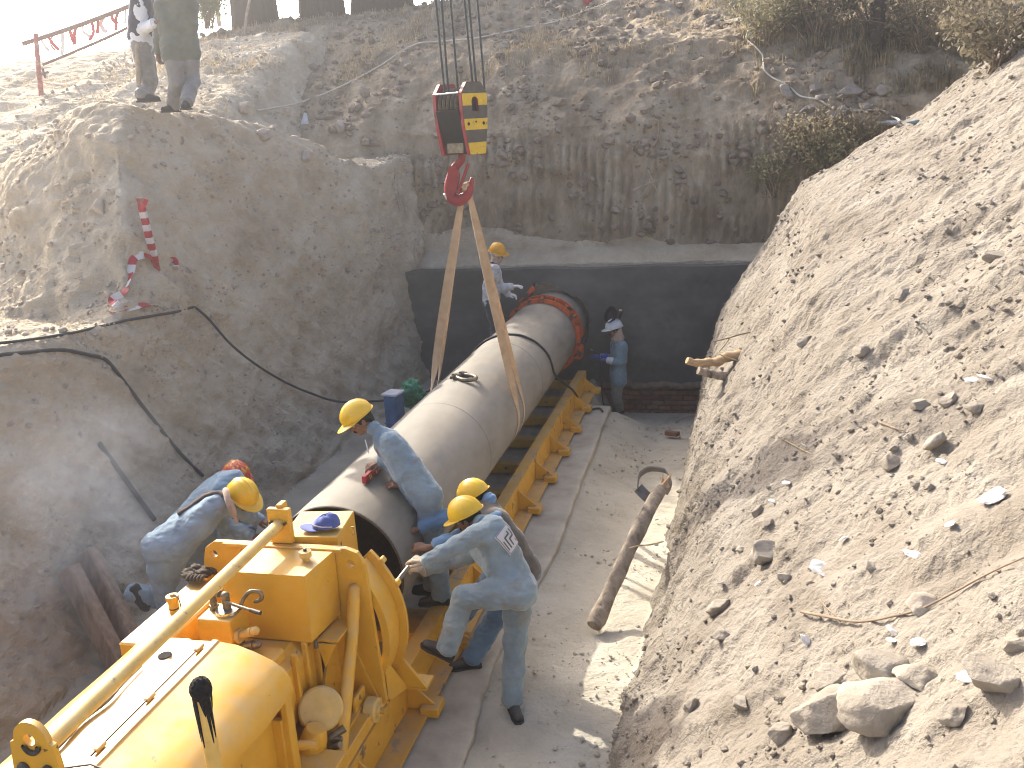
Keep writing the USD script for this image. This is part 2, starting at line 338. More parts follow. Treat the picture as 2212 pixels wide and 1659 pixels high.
def build_terrain():
    rows_x, rows_z, rows_k = [], [], []
    gx, gy = np.meshgrid(XF, YR)
    z, k = base_height(gx, gy)
    u = np.linspace(0, 1, NX)
    X = np.empty((len(YR), NX)); Z = np.empty_like(X)
    dist = np.hypot(XF[None, :], gy) + 2.0
    ds = np.hypot(np.diff(gx, axis=1), np.diff(z, axis=1)); wt = 1 / (0.5 * (dist[:, 1:] + dist[:, :-1])) * np.where((gx[:, 1:] < -13) | (gx[:, 1:] > 7), 0.25, 1.0)
    s = np.concatenate([np.zeros((len(YR), 1)), np.cumsum(ds * wt, 1)], 1)
    for r in range(len(YR)):
        X[r] = np.interp(u * s[r, -1], s[r], XF)
    # even out the resampling between rows
    ker = np.ones(9) / 9
    Xp = np.pad(X, ((4, 4), (0, 0)), mode='edge'); X = sum(Xp[i:i + len(YR)] for i in range(9)) / 9
    Y = np.repeat(YR[:, None], NX, 1)
    Z, K = base_height(X, Y)
    P = np.stack([X, Y, Z], -1)
    tx = np.gradient(P, axis=1); ty = np.gradient(P, axis=0); N = np.cross(tx, ty); N /= np.linalg.norm(N, axis=-1, keepdims=True) + 1e-12
    near = (X > -20) & (X < 12) & (Y > -1) & (Y < 34)
    p, n, kk = P[near], N[near], K[near]
    def f(scale, seed, o=4): return fbm(p / np.asarray(scale, float), o, seed) * 2 - 1
    steep = 1 - np.clip(n[:, 2], 0, 1)
    lump = np.where(kk == 0, 0.0, 1.0)
    lump = np.where(kk == 5, 0.1, lump)
    # fall-line frame on the right bank: relief drawn out down the slope
    q2 = np.stack([p[:, 1], (p[:, 0] - p[:, 2]) * 0.707, (p[:, 0] + p[:, 2]) * 0.707 * 0.33], -1)
    rb = kk == 2
    d = lump * np.where(rb, 0.07, 0.15) * f((0.9, 0.9, 0.9), 21) + lump * np.where(rb, 0.0, 0.060) * f((0.28, 0.28, 0.28), 22)
    d += np.where(rb, 0.065, 0.0) * (fbm(q2 / 0.30, 4, 25) * 2 - 1) + np.where(rb, 0.036, 0.0) * (fbm(q2 / 0.085, 3, 26) * 2 - 1) + np.where(rb, 0.022, 0.0) * (1 - 2 * np.abs(fbm(p / 0.13, 3, 27) * 2 - 1)) * sst(0.45, 0.6, fbm(p / 0.8, 3, 28))
    rid = 1 - np.abs(f((0.16, 0.16, 0.16), 23, 3))
    d += np.where(kk == 0, 0.012, np.where(rb, 0.008, 0.030)) * (rid - 0.6)
    d += np.where(kk == 0, 0.012, 0.022) * f((0.07, 0.07, 0.07), 24, 3)
    # tooth and bucket streaks running down the left bank
    q = np.stack([p[:, 0], (p[:, 1] + p[:, 2]) / 1.414 * 0.55, (p[:, 1] - p[:, 2]) / 1.414 * 0.06], -1)
    st = fbm(np.stack([q[:, 0] * 2.0, q[:, 1] * 8, q[:, 2] * 14], -1), 4, 31) * 2 - 1
    d += np.where(kk == 1, 1.0, 0) * sst(0.25, 0.6, steep) * 0.10 * st
    # excavator teeth: upright grooves on the far wall
    ph = p[:, 0] / 0.19 + 0.7 * (fbm(np.stack([p[:, 0] * 0.9, p[:, 2] * 0.5, p[:, 1] * 0], -1), 2, 41) * 2 - 1)
    gr = np.abs((ph % 1) - 0.5) * 2
    br = sst(0.40, 0.58, fbm(np.stack([p[:, 0] * 1.3, p[:, 2] * 1.5, p[:, 1] * 0], -1), 3, 42))
    wz = sst(2.4, 2.6, p[:, 2]) * sst(4.95, 4.2, p[:, 2])
    d += np.where(kk == 3, 1.0, 0) * wz * sst(0.4, 0.7, steep) * (0.085 * (sst(0.15, 0.6, gr) - 0.5) * (1 - 0.9 * br) - 0.10 * br * rid)
    # gullies and slips running down the right bank
    gl = fbm(np.stack([p[:, 1] * 2.6 + 0.5 * p[:, 0], p[:, 0] * 0.5, p[:, 2] * 0.35], -1), 4, 51) * 2 - 1
    d += np.where(kk == 2, 1.0, 0) * (0.10 * gl)
    d += np.where((kk == 1) & (steep < 0.45), 0.11, 0) * f((0.45, 0.45, 0.45), 53, 4) + np.where((kk == 3) & (p[:, 1] > 19.2), 0.14, 0) * f((0.35, 0.35, 0.35), 54, 4)
    P[near] = p + n * d[:, None]
    return P, K
TP, TK = build_terrain()

def terrain_meshes():
    R, C = TK.shape; idx = np.arange(R * C).reshape(R, C)
    q = np.stack([idx[:-1, :-1], idx[:-1, 1:], idx[1:, 1:], idx[1:, :-1]], -1).reshape(-1, 4)
    k = TK[:-1, :-1].ravel(); v = TP.reshape(-1, 3)
    for code, name, mat in ((0, 'pit_floor', 'soil_floor'), (1, 'left_bank', 'soil_left'), (2, 'right_bank', 'soil_right'), (3, 'far_bank', 'soil_far'), (4, 'rear_bank', 'soil_right'), (5, 'sand_ledge', 'soil_left')):
        qq = q[k == code]; un, inv = np.unique(qq, return_inverse=True); qq = inv.reshape(-1, 4)
        f = np.vstack([qq[:, [0, 1, 2]], qq[:, [0, 2, 3]]])
        m = usdkit.mesh(stage, '/World/' + name, (v[un], f), LK + mat, smooth=True); _used['/World/' + name] = 0
        tag(m.GetPrim(), {0: 'pale sandy floor of the pit', 1: 'steep grey brown cut bank and mound on the left of the pit', 2: 'sunlit pale earth slope on the right of the pit', 3: 'tall far end wall of cut brown earth above the headwall', 4: 'earth bank behind the viewer', 5: 'pale sand lying along the top of the dark headwall'}[code], 'ground', kind='structure')
terrain_meshes()

from scipy.spatial import cKDTree
_tree = cKDTree(TP[:, :, :2].reshape(-1, 2)[::3])
_tz = TP.reshape(-1, 3)[::3]
def ground(x, y):
    """The height of the earth at (x, y)."""
    d, i = _tree.query(np.stack([np.atleast_1d(x), np.atleast_1d(y)], -1), k=4)
    w = 1 / (d + 1e-4); z = (_tz[i, 2] * w).sum(1) / w.sum(1)
    return z if np.ndim(x) else float(z[0])

def hit(u, v, dmin=3.0, dmax=40.0):
    """Where a sight line first meets the earth."""
    r = at(u, v, d=1.0) - EYE; t = np.arange(dmin, dmax, 0.04)
    p = EYE + r * t[:, None]; b = p[:, 2] - ground(p[:, 0], p[:, 1])
    j = np.argmax(b < 0)
    if b[j] >= 0: return p[-1]
    tt = t[j - 1] + (t[j] - t[j - 1]) * b[j - 1] / (b[j - 1] - b[j]) if j else t[0]
    return EYE + r * tt

# ---------------------------------------------------------------- the slab under the track
def slab():
    y = np.arange(0.6, 15.4, 0.06); 
    xr = np.interp(y, [0.6, 6, 7.3, 9.5, 12, 15.6], [-1.80, -1.90, -2.02, -1.88, -1.93, -1.98]) + 0.035 * n2(y * 0, y, 0.35, 61, 4)
    xs = np.r_[np.linspace(0, 1, 60)]; X = -5.2 + (xr[:, None] + 5.2) * xs[None, :]; Y = np.repeat(y[:, None], 60, 1)
    Z = 0.010 * n2(X, Y, 0.5, 62, 4) + 0.006 * n2(X, Y, 0.12, 63, 3)
    for c, a in ((8.55, -0.03), (12.6, 0.05)): Z -= 0.035 * np.exp(-((Y - c - a * (X + 3) - 0.02 * n2(X, Y * 0, 0.2, 64)) / 0.03) ** 2)
    top = np.stack([X, Y, Z], -1)
    low = top[:, -1:, :] + np.array([0.03, 0, -0.9]); rim = top[:, -1:, :] + np.array([0.02, 0, -0.03])
    G = np.concatenate([top, rim, low], 1); R, C = G.shape[:2]; idx = np.arange(R * C).reshape(R, C)
    q = np.stack([idx[:-1, :-1], idx[:-1, 1:], idx[1:, 1:], idx[1:, :-1]], -1).reshape(-1, 4)
    end = np.stack([np.r_[idx[-1, :-2]], idx[-1, 1:-1]], -1); 
    v = G.reshape(-1, 3); n0 = len(v); lowend = top[-1] + np.array([0, 0.03, -0.9]); v = np.vstack([v, lowend]); li = n0 + np.arange(60)
    e = np.stack([idx[-1, :59], idx[-1, 1:60], li[1:], li[:-1]], -1)
    return v, np.vstack([q[:, [0, 1, 2]], q[:, [0, 2, 3]], e[:, [0, 1, 2]], e[:, [0, 2, 3]]])
single('floor_slab', slab(), 'slab_clay', 'rough lean concrete slab under the track', 'slab', kind='structure', smooth=True)
# ---------------------------------------------------------------- looks of made things
look('steel_pipe', [(0.25, (0.165, 0.148, 0.12)), (0.5, (0.24, 0.216, 0.175)), (0.75, (0.305, 0.275, 0.225))], scale=1.6, detail=12, rough=0.72, bump=0.15, bscale=40, bdist=0.004, spec=0.25, spots=((0.17, 0.165, 0.16), 2.2, 0.54, 0.28), stretch=(1, 0.45, 1))
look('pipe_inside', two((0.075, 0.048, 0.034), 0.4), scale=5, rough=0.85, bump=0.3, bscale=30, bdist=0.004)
look('steel_edge', two((0.06, 0.055, 0.05), 0.3), scale=12, rough=0.5, metal=0.4)
look('yellow_paint', [(0.3, (0.60, 0.315, 0.022)), (0.7, (0.68, 0.37, 0.035))], scale=3.0, detail=8, rough=0.42, rrange=(0.5, 0.34), bump=0.04, bscale=60, bdist=0.002, spec=0.45, bevel=0.007, dust=((0.46, 0.36, 0.21), 0.75), spots=((0.16, 0.085, 0.035), 9.0, 0.67, 0.03))
look('yellow_rail', [(0.3, (0.54, 0.28, 0.025)), (0.7, (0.64, 0.35, 0.04))], scale=4.0, detail=8, rough=0.55, bump=0.06, bscale=50, bdist=0.003, spec=0.3, bevel=0.006, dust=((0.36, 0.29, 0.20), 0.8), spots=((0.14, 0.085, 0.05), 7.0, 0.60, 0.05))
look('pale_yellow_paint', two((0.62, 0.42, 0.12), 0.18), scale=6, rough=0.5, bump=0.05, bscale=60, bdist=0.002, bevel=0.005, dust=((0.48, 0.42, 0.30), 0.6), spots=((0.13, 0.10, 0.07), 14.0, 0.62, 0.05))
look('dark_metal', two((0.07, 0.065, 0.06), 0.4), scale=12, rough=0.5, metal=0.5, bump=0.05, bevel=0.004, dust=((0.25, 0.22, 0.18), 0.5))
look('greasy_metal', two((0.17, 0.145, 0.10), 0.4), scale=18, rough=0.35, metal=0.6, bump=0.05, bevel=0.004, dust=((0.33, 0.28, 0.2), 0.6))
look('bright_steel', two((0.55, 0.55, 0.54), 0.2), scale=20, rough=0.22, metal=1.0, bevel=0.003)
look('soot', two((0.016, 0.015, 0.014), 0.5), scale=30, rough=0.95, bump=0.8, bscale=60, bdist=0.01)
look('black_rubber', two((0.018, 0.018, 0.019), 0.3), scale=14, rough=0.55, bump=0.05, dust=((0.16, 0.14, 0.12), 0.45))
look('clamp_orange', [(0.3, (0.36, 0.055, 0.012)), (0.7, (0.55, 0.11, 0.022))], scale=8, rough=0.6, bump=0.1, bscale=40, bdist=0.004, bevel=0.004, spots=((0.07, 0.05, 0.04), 7.0, 0.52, 0.06))
look('webbing', [(0.3, (0.36, 0.235, 0.125)), (0.7, (0.50, 0.345, 0.20))], scale=7, rough=0.9, bump=0.35, bscale=160, bdist=0.003, sheen=0.3)
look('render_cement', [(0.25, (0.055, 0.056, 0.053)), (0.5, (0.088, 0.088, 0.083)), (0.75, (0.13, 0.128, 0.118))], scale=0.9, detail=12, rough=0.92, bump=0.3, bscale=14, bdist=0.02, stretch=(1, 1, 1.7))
look('mortar_mud', two((0.17, 0.13, 0.095), 0.35), scale=5, rough=0.95, bump=0.6, bscale=25, bdist=0.02)
for i, c in enumerate(((0.20, 0.085, 0.055), (0.155, 0.068, 0.05), (0.23, 0.115, 0.08), (0.185, 0.12, 0.09))):
    look(f'brick_{i}', two(c, 0.3), scale=9, rough=0.93, bump=0.5, bscale=40, bdist=0.008, dust=((0.27, 0.22, 0.17), 0.7))
look('hook_red', [(0.3, (0.21, 0.022, 0.026)), (0.7, (0.30, 0.035, 0.036))], scale=7, rough=0.42, bump=0.06, bscale=40, bdist=0.003, bevel=0.006, spots=((0.05, 0.035, 0.035), 9.0, 0.6, 0.06))
look('stripe_yellow', [(0.3, (0.52, 0.34, 0.02)), (0.7, (0.60, 0.40, 0.03))], scale=7, rough=0.5, bump=0.05, spots=((0.15, 0.10, 0.05), 16.0, 0.63, 0.03), bevel=0.004)
look('stripe_black', two((0.075, 0.068, 0.055), 0.25), scale=7, rough=0.6, bump=0.05)
look('wire_steel', two((0.05, 0.06, 0.062), 0.3), scale=40, rough=0.5, metal=0.6)
look('block_black', two((0.012, 0.013, 0.014), 0.3), scale=9, rough=0.35, metal=0.2, bevel=0.004)

PX, PZ, PR = -3.331, 1.016, 0.64          # the pipe's axis and radius
def ring_pts(y, a, r=PR): a = np.asarray(a, float); return np.stack([PX + r * np.cos(a), np.broadcast_to(y, a.shape).astype(float), PZ + r * np.sin(a)], -1)

# ---------------------------------------------------------------- the pipe being laid, and the one already in the wall
def pipe_shell(y0, y1, ro, n=96, seams=()):
    ys = sorted(set(list(np.linspace(y0, y1, 60)) + [s + o for s in seams for o in (-0.012, -0.006, 0, 0.006, 0.012)]))
    a = np.arange(n) * 2 * np.pi / n; P = []
    for y in ys:
        b = max([0.0045 * max(0, 1 - abs(y - s) / 0.009) for s in seams] + [0])
        P.append(ring_pts(y, a, ro + b))
    P = np.array(P); R = len(ys); i, j = np.meshgrid(np.arange(R - 1), np.arange(n), indexing='ij'); j2 = (j + 1) % n
    q = np.stack([i * n + j, i * n + j2, (i + 1) * n + j2, (i + 1) * n + j], -1).reshape(-1, 4)
    return P.reshape(-1, 3), np.vstack([q[:, [0, 1, 2]], q[:, [0, 2, 3]]])
def flip(m): return m[0], m[1][:, ::-1]
def pipe_end(y, ri, ro): return lathe([(ri, -0.02), (ri, 0.0), (ri + 0.003, 0.003), (ro - 0.005, 0.003), (ro, -0.004), (ro, -0.02)], (PX, y, PZ), (0, -1, 0), 96)
p = thing('steel_pipe', 'long large grey steel pipe lifted by the sling over the yellow track', 'pipe', (PX, 7.05, PZ - PR))
part(p, 'barrel', pipe_shell(7.055, 16.40, PR, seams=(10.15, 13.25)), 'steel_pipe', smooth=40)
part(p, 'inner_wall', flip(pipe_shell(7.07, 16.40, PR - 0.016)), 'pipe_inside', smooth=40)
part(p, 'end_lip', pipe_end(7.05, PR - 0.016, PR), 'steel_edge', label='dark bevelled open end of the pipe')
p = thing('steel_pipe', 'short stub of grey steel pipe standing out of the hole in the dark headwall', 'pipe', (PX, 16.44, PZ - PR))
part(p, 'barrel', pipe_shell(16.44, 21.5, PR), 'steel_pipe', smooth=40)
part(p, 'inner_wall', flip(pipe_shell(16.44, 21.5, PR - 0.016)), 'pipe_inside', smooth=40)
part(p, 'end_lip', pipe_end(16.43, PR - 0.016, PR), 'steel_edge')

# line-up clamp
p = thing('pipe_clamp', 'rusty orange line-up clamp ring bolted round the pipe joint', 'clamp', (PX, 16.45, PZ - PR - 0.1))
for y in (16.22, 16.56):
    part(p, 'hoop', lathe([(PR + 0.012, -0.02), (PR + 0.012, 0.02), (PR + 0.085, 0.02), (PR + 0.085, -0.02), (PR + 0.012, -0.02)], (PX, y, PZ), (0, 1, 0), 72), 'clamp_orange')
for k in range(16):
    a = math.radians(-70 + k * 20); c = ring_pts(16.39, a, PR + 0.05); r_ = norm(c - V(PX, 16.39, PZ))
    part(p, 'tie_bar', bx(c, (0.05, 0.30, 0.035), np.array([np.cross(r_, (0, 1, 0)) * -1, (0, 1, 0), r_]), 0.006), 'clamp_orange')
    if k % 2: part(p, 'jack_bolt', rod(c - r_ * 0.01 + V(0, -0.10, 0), c + r_ * 0.07 + V(0, -0.10, 0), 0.016, n=8), 'dark_metal')
part(p, 'joint_plate', plate([(0, 0), (0.42, 0), (0.42, 0.09), (0.0, 0.06)], ring_pts(16.5, math.radians(128), PR + 0.07), norm(V(math.cos(math.radians(42)), 0, math.sin(math.radians(42)))), (-0.4, 0.2, 0.6), 0.03), 'clamp_orange')
part(p, 'end_block', bx(ring_pts(16.40, math.radians(-24), PR + 0.09), (0.12, 0.34, 0.24), None, 0.01), 'clamp_orange')

# shackle lying on the pipe
p = thing('shackle', 'grey steel shackle lying on top of the pipe', 'shackle', (-3.28, 11.2, PZ + PR))
a = np.linspace(-0.35, math.pi + 0.35, 22); c0 = V(-3.27, 11.20, PZ + PR + 0.028)
X_, Y_ = norm(V(0.86, -0.5, -0.03)), norm(V(0.5, 0.86, 0))
bow = [c0 + X_ * (0.13 * math.sin(t) + 0.04) + Y_ * 0.10 * math.cos(t) for t in a]; bow = [c0 - X_ * 0.13 + Y_ * 0.065] + bow + [c0 - X_ * 0.13 - Y_ * 0.065]
part(p, 'bow', tube(bow, 0.026, 10), 'greasy_metal', smooth=True)
part(p, 'pin', rod(c0 - X_ * 0.13 - Y_ * 0.14, c0 - X_ * 0.13 + Y_ * 0.14, 0.022), 'greasy_metal')
for s in (-1, 1): part(p, 'eye', rod(c0 - X_ * 0.13 + Y_ * (0.065 * s - 0.025), c0 - X_ * 0.13 + Y_ * (0.065 * s + 0.025), 0.045), 'greasy_metal')

# ---------------------------------------------------------------- headwall
HW = thing('concrete_headwall', 'dark grey cement rendered headwall across the far end of the pit', 'wall', (-2.6, 17.4, -0.85))
th = np.linspace(0, 2 * np.pi, 73)[:-1]; rngh = np.random.default_rng(5)
hole = [(PX + (0.735 + 0.05 * max(0, math.sin(t)) + (0.055 * (noise(V(t * 4.2, 1, 0)) - 0.5) + 0.045 * (noise(V(t * 11, 2, 0)) - 0.5)) * (1 + math.sin(t))) * math.cos(t), PZ + (0.735 + 0.05 * max(0, math.sin(t)) + (0.10 * (noise(V(t * 4.2, 1, 0)) - 0.5) + 0.07 * (noise(V(t * 11, 2, 0)) - 0.5)) * (1 + math.sin(t))) * math.sin(t)) for t in th]
hx = np.linspace(-6.6, 1.8, 60)
top = [(x, 2.11 + 0.012 * math.sin(x * 3.1) + 0.02 * (noise(V(x * 2.5, 0, 0)) - 0.5)) for x in hx]
panel = Polygon([(-6.6, -0.22)] + top + [(1.8, -0.22)], [hole])
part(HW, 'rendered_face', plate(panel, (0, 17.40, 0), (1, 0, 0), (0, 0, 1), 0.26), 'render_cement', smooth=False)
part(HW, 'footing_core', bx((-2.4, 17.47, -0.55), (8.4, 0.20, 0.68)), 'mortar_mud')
part(HW, 'mud_ledge', [ico((x, 17.27 + 0.03 * math.sin(x * 5), -0.19 + 0.02 * math.sin(x * 9)), (0.16, 0.09, 0.075), 1, seed=int(x * 10 + 90), amp=0.5) for x in np.arange(-6.3, 1.6, 0.17)], 'mortar_mud', smooth=60)
rngb = np.random.default_rng(11)
for c in range(5):
    z = -0.345 - 0.098 * c
    for k in range(15):
        x = -2.72 + k * 0.236 + (0.118 if c % 2 else 0) + rngb.normal(0, 0.006)
        ln = 0.222 + rngb.normal(0, 0.006)
        part(HW, 'brick', bx((x, 17.345 - 0.012 * c + rngb.normal(0, 0.006), z + rngb.normal(0, 0.004)), (ln, 0.11, 0.078), rot((0, 1, 0), rngb.normal(0, 1.0)), 0.008), f'brick_{rngb.integers(0, 4)}', smooth=False)

# ---------------------------------------------------------------- track
TRK = thing('boring_track', 'yellow steel track of two rail beams and cross members under pipe and machine', 'track', (PX, 3.0, 0))
def ibeam(x, y0, y1, z0, z1, wt, wb, wo=0.0, t=0.022):
    return [bx((x, (y0 + y1) / 2, z1 - t / 2), (wt, y1 - y0, t)), bx((x, (y0 + y1) / 2, (z0 + z1) / 2), (t, y1 - y0, z1 - z0 - 2 * t - 0.004)), bx((x + wo, (y0 + y1) / 2, z0 + t / 2), (wb, y1 - y0, t))]
RX = {1: -2.60, -1: -4.06}
for s in (1, -1):
    x = RX[s]
    part(TRK, 'rail_beam', [bx((x, 9.6, 0.372), (0.15, 13.3, 0.022)), bx((x + 0.062 * s, 9.6, 0.21), (0.02, 13.3, 0.30)), bx((x + 0.14 * s, 9.6, 0.045), (0.26, 13.3, 0.02))], 'yellow_rail', smooth=False)
    for k in range(11):
        y = 5.42 + 1.055 * k
        part(TRK, 'gusset', plate([(0, 0.0), (0.24, 0.0), (0.26, 0.045), (0.0, 0.27)], (x + 0.075 * s, y, 0.06), (s, 0, 0), (0, 0, 1), 0.022), 'yellow_rail', smooth=False)
        part(TRK, 'foot', bx((x + 0.285 * s, y + 0.02, 0.075), (0.16, 0.20, 0.085), None, 0.006), 'yellow_rail')
for k in range(13):
    y = 3.6 + 1.055 * k
    part(TRK, 'cross_beam', [bx((PX, y, 0.165), (1.36, 0.16, 0.02)), bx((PX, y - 0.07, 0.10), (1.36, 0.016, 0.11)), bx((PX, y + 0.07, 0.10), (1.36, 0.016, 0.11))], 'yellow_rail', smooth=False)
part(TRK, 'cross_plate', bx((-2.98, 7.42, 0.235), (0.62, 0.34, 0.12), None, 0.006), 'yellow_rail')

# ---------------------------------------------------------------- crane hook block, ropes and sling
BX, BY = -3.40, 11.45
bt = at(985, 180, y=BY); bb = at(985, 335, y=BY); HB_top, HB_bot = bt[2], bb[2]
hc = V(at(996, 260, y=BY)[0], BY, (HB_top + HB_bot) / 2)
Bn = norm(V(0.85, -0.52, 0)); Bs = np.cross((0, 0, 1.0), Bn)     # plate normal (right, towards the viewer) and the plate's own width
HB = thing('hook_block', 'crane hook block with red cheeks and yellow and black striped plate', 'hook block', hc - V(0, 0, 1.0))
hh = (HB_top - HB_bot)
prof = [(-0.13, -0.5), (0.13, -0.5), (0.19, -0.10), (0.205, 0.12), (0.205, 0.36), (0.115, 0.5), (-0.115, 0.5), (-0.205, 0.36), (-0.205, 0.12), (-0.19, -0.10)]
outl = Polygon([(u_, v_ * hh) for u_, v_ in prof])
slot = Point(0, 0.235 * hh).buffer(0.055, 12).union(sbox(-0.055, 0.10 * hh, 0.055, 0.235 * hh))
gap = 0.48
for s, nm in ((1, 'striped_plate'), (-1, 'cheek_plate')):
    o = hc + Bn * gap / 2 * s
    core = plate(outl.difference(slot) if s == 1 else outl, o, Bs, (0, 0, 1), 0.055)
    pl = part(HB, nm, core, 'hook_red', smooth=False)
    if s == 1:
        lv = [-0.5, -0.33, -0.155, 0.0, 0.18, 0.345, 0.5]
        holes = Point(0.125, -0.07 * hh).buffer(0.022).union(Point(-0.125, -0.07 * hh).buffer(0.022)).union(Point(0.0, -0.045 * hh).buffer(0.013)).union(slot)
        for k in range(6):
            b = outl.buffer(-0.004).difference(holes).intersection(sbox(-1, lv[k] * hh, 1, lv[k + 1] * hh))
            part(pl, 'stripe', plate(b, o + Bn * 0.031, Bs, (0, 0, 1), 0.006), 'stripe_yellow' if k % 2 == 0 else 'stripe_black', smooth=False, label='yellow stripe' if k % 2 == 0 else 'black stripe')
        for (u_, v_, r_) in ((0.125, -0.07, 0.022), (-0.125, -0.07, 0.022), (0, -0.045, 0.013)): part(pl, 'bolt', rod(o + Bs * u_ + V(0, 0, v_ * hh) + Bn * 0.02, o + Bs * u_ + V(0, 0, v_ * hh) + Bn * 0.036, r_ * 0.85), 'block_black')
        part(pl, 'slot_back', bx(o - Bn * 0.02 + V(0, 0, 0.18 * hh), (0.13, 0.13, 0.02), np.array([Bs, V(0, 0, 1), Bn])), 'block_black')
sc = hc + V(0, 0, 0.2 * hh)
for k in range(5):
    c = sc + Bn * (-0.15 + 0.075 * k)
    part(HB, 'sheave', lathe([(0.06, -0.026), (0.205, -0.026), (0.165, -0.006), (0.165, 0.006), (0.205, 0.026), (0.06, 0.026)], c, Bn, 36), 'greasy_metal')
part(HB, 'sheave_guard', [bx(hc - Bs * 0.165 + V(0, 0, -0.12 * hh), (0.016, gap - 0.06, 0.52 * hh), np.array([norm(Bs + V(0, 0, 0.25)), Bn, np.cross(norm(Bs + V(0, 0, 0.25)), Bn)]))], 'block_black')
part(HB, 'guard_rim', bar(hc - Bs * 0.205 + V(0, 0, 0.36 * hh) - Bn * 0.21, hc - Bs * 0.205 + V(0, 0, 0.36 * hh) + Bn * 0.21, 0.02, 0.02, ch=0.004), 'bright_steel')
part(HB, 'crosshead', bx(hc + V(0, 0, -0.40 * hh), (0.24, 0.40, 0.15), np.array([Bs, Bn, V(0, 0, 1)]), 0.012), 'block_black')
part(HB, 'name_plate', bx(hc - Bs * 0.125 + V(0, 0, -0.40 * hh), (0.01, 0.30, 0.12), np.array([Bs, Bn, V(0, 0, 1)])), 'greasy_metal')
# the hook: a tapering curl lying in the plane of the plates
hk = V(hc[0], BY, HB_bot); Hx = norm(V(0.93, 0.15, 0))
curve = [(0.0, 0.10), (0.0, -0.07), (-0.06, -0.16), (-0.15, -0.27), (-0.165, -0.40), (-0.10, -0.52), (0.02, -0.555), (0.13, -0.49), (0.175, -0.37), (0.165, -0.28)]
C_ = spline([(a_, b_, 0) for a_, b_ in curve], 40)
rr = np.interp(np.linspace(0, 1, 40), [0, 0.2, 0.45, 0.7, 0.88, 1], [0.055, 0.05, 0.085, 0.085, 0.06, 0.025])
# photo: body bulges on the left with the point low at its left, the throat opens to the right
P_ = at(1000, 340, y=BY); 
pix = [(997, 325), (997, 345), (984, 360), (975, 385), (972, 408), (978, 428), (992, 432), (1008, 422), (1016, 402), (1020, 384)]
hp = spline([at(u_, v_, y=BY) for u_, v_ in pix], 44)
part(HB, 'hook', tube(hp, np.interp(np.linspace(0, 1, 44), [0, 0.15, 0.4, 0.65, 0.85, 1], [0.05, 0.045, 0.075, 0.08, 0.055, 0.02]), 14), 'hook_red', smooth=True)
part(HB, 'hook_cheek', plate([(0, 0), (0.06, 0.10), (0.10, 0.26), (0.05, 0.40), (-0.03, 0.36), (-0.07, 0.2), (-0.06, 0.06)], at(980, 424, y=BY - 0.03), Hx, (0, 0, 1), 0.10), 'hook_red')
part(HB, 'safety_latch', bar(at(1012, 352, y=BY - 0.05), at(990, 418, y=BY - 0.05), 0.06, 0.03, ch=0.005), 'hook_red')
part(HB, 'hook_point', bx(at(968, 422, y=BY - 0.02), (0.10, 0.07, 0.08), rot((0, 1, 0), 25), 0.01), 'bright_steel')
for k, (u0, u1) in enumerate(((947, 961), (958, 969), (978, 990), (1009, 1021), (1018, 1029), (1036, 1046))):
    a_ = at(u1, 205 if k < 3 else 183, y=BY + (-0.05 if k < 3 else 0.08)); b_ = at(u0, 60, y=BY + (-0.05 if k < 3 else 0.08))
    part(HB, 'wire_rope', rod(a_ - V(0, 0, 0.05), a_ + (b_ - a_) * 5.0, 0.0135, n=8), 'wire_steel')

HKP = at(1005, 402, y=BY)
def strap(side, y0, width, ox=0.0):
    """From the hook down to the pipe, round its flank and under it."""
    h = HKP + V(0.03 * side, 0, -0.02); dx, dz = h[0] - PX, h[2] - PZ; D_ = math.hypot(dx, dz); r = PR + 0.006
    ta = math.atan2(dz, dx) - side * math.acos(r / D_)
    tp = ring_pts(y0, ta, r); pts = [h + (tp - h) * t for t in np.linspace(0, 1, 14)]
    nr = [norm(V(math.cos(ta), 0, math.sin(ta)))] * 14
    for t in np.linspace(ta, -math.pi / 2 if side > 0 else -math.pi / 2 - 0.0, 22)[1:] if side > 0 else np.linspace(ta, math.pi * 1.5, 22)[1:]:
        pts.append(ring_pts(y0, t, r)); nr.append(V(math.cos(t), 0, math.sin(t)))
    w = np.concatenate([np.interp(np.linspace(0, 1, 14), [0, 0.12, 0.4, 1], [0.05, 0.085, width, width]), np.full(21, width)])
    nr = np.array(nr); nr[:14] = [norm(V(0.25 * side + 0.25, -0.9, 0.15) * (1 - t ** 5) + n_ * t ** 5) for t, n_ in zip(np.linspace(0, 1, 14), nr[:14])]
    return ribbon(pts, w, nr, 0.008)
SL = thing('lifting_sling', 'tan webbing lifting sling hanging from the hook and looped round the pipe', 'sling', HKP)
part(SL, 'strap', strap(1, 11.62, 0.115), 'webbing', smooth=40)
part(SL, 'strap', strap(-1, 11.62, 0.13), 'webbing', smooth=40)
part(SL, 'strap', strap(1, 11.95, 0.07), 'webbing', smooth=40)
part(SL, 'strap', strap(-1, 11.95, 0.07), 'webbing', smooth=40)
part(SL, 'knot', [ico(HKP + V(a_, -0.02, b_), (0.045, 0.04, 0.035), 2, seed=k, amp=0.5, freq=3) for k, (a_, b_) in enumerate(((-0.03, 0.0), (0.03, 0.015), (0.0, -0.03)))], 'webbing', smooth=True)
# ---------------------------------------------------------------- auger boring machine on the track
MX = -3.31
M = thing('boring_machine', 'yellow auger boring machine with engine hood and tank on the near end of the track', 'boring machine', (MX, 4.6, 0.38))
M.base = M.base - V(0.05, 0, 0)
Y_ = 'yellow_paint'
def rrect(w, h, r, x0=0, z0=0):
    return sbox(x0 + r, z0 + r, x0 + w - r, z0 + h - r).buffer(r, 8)
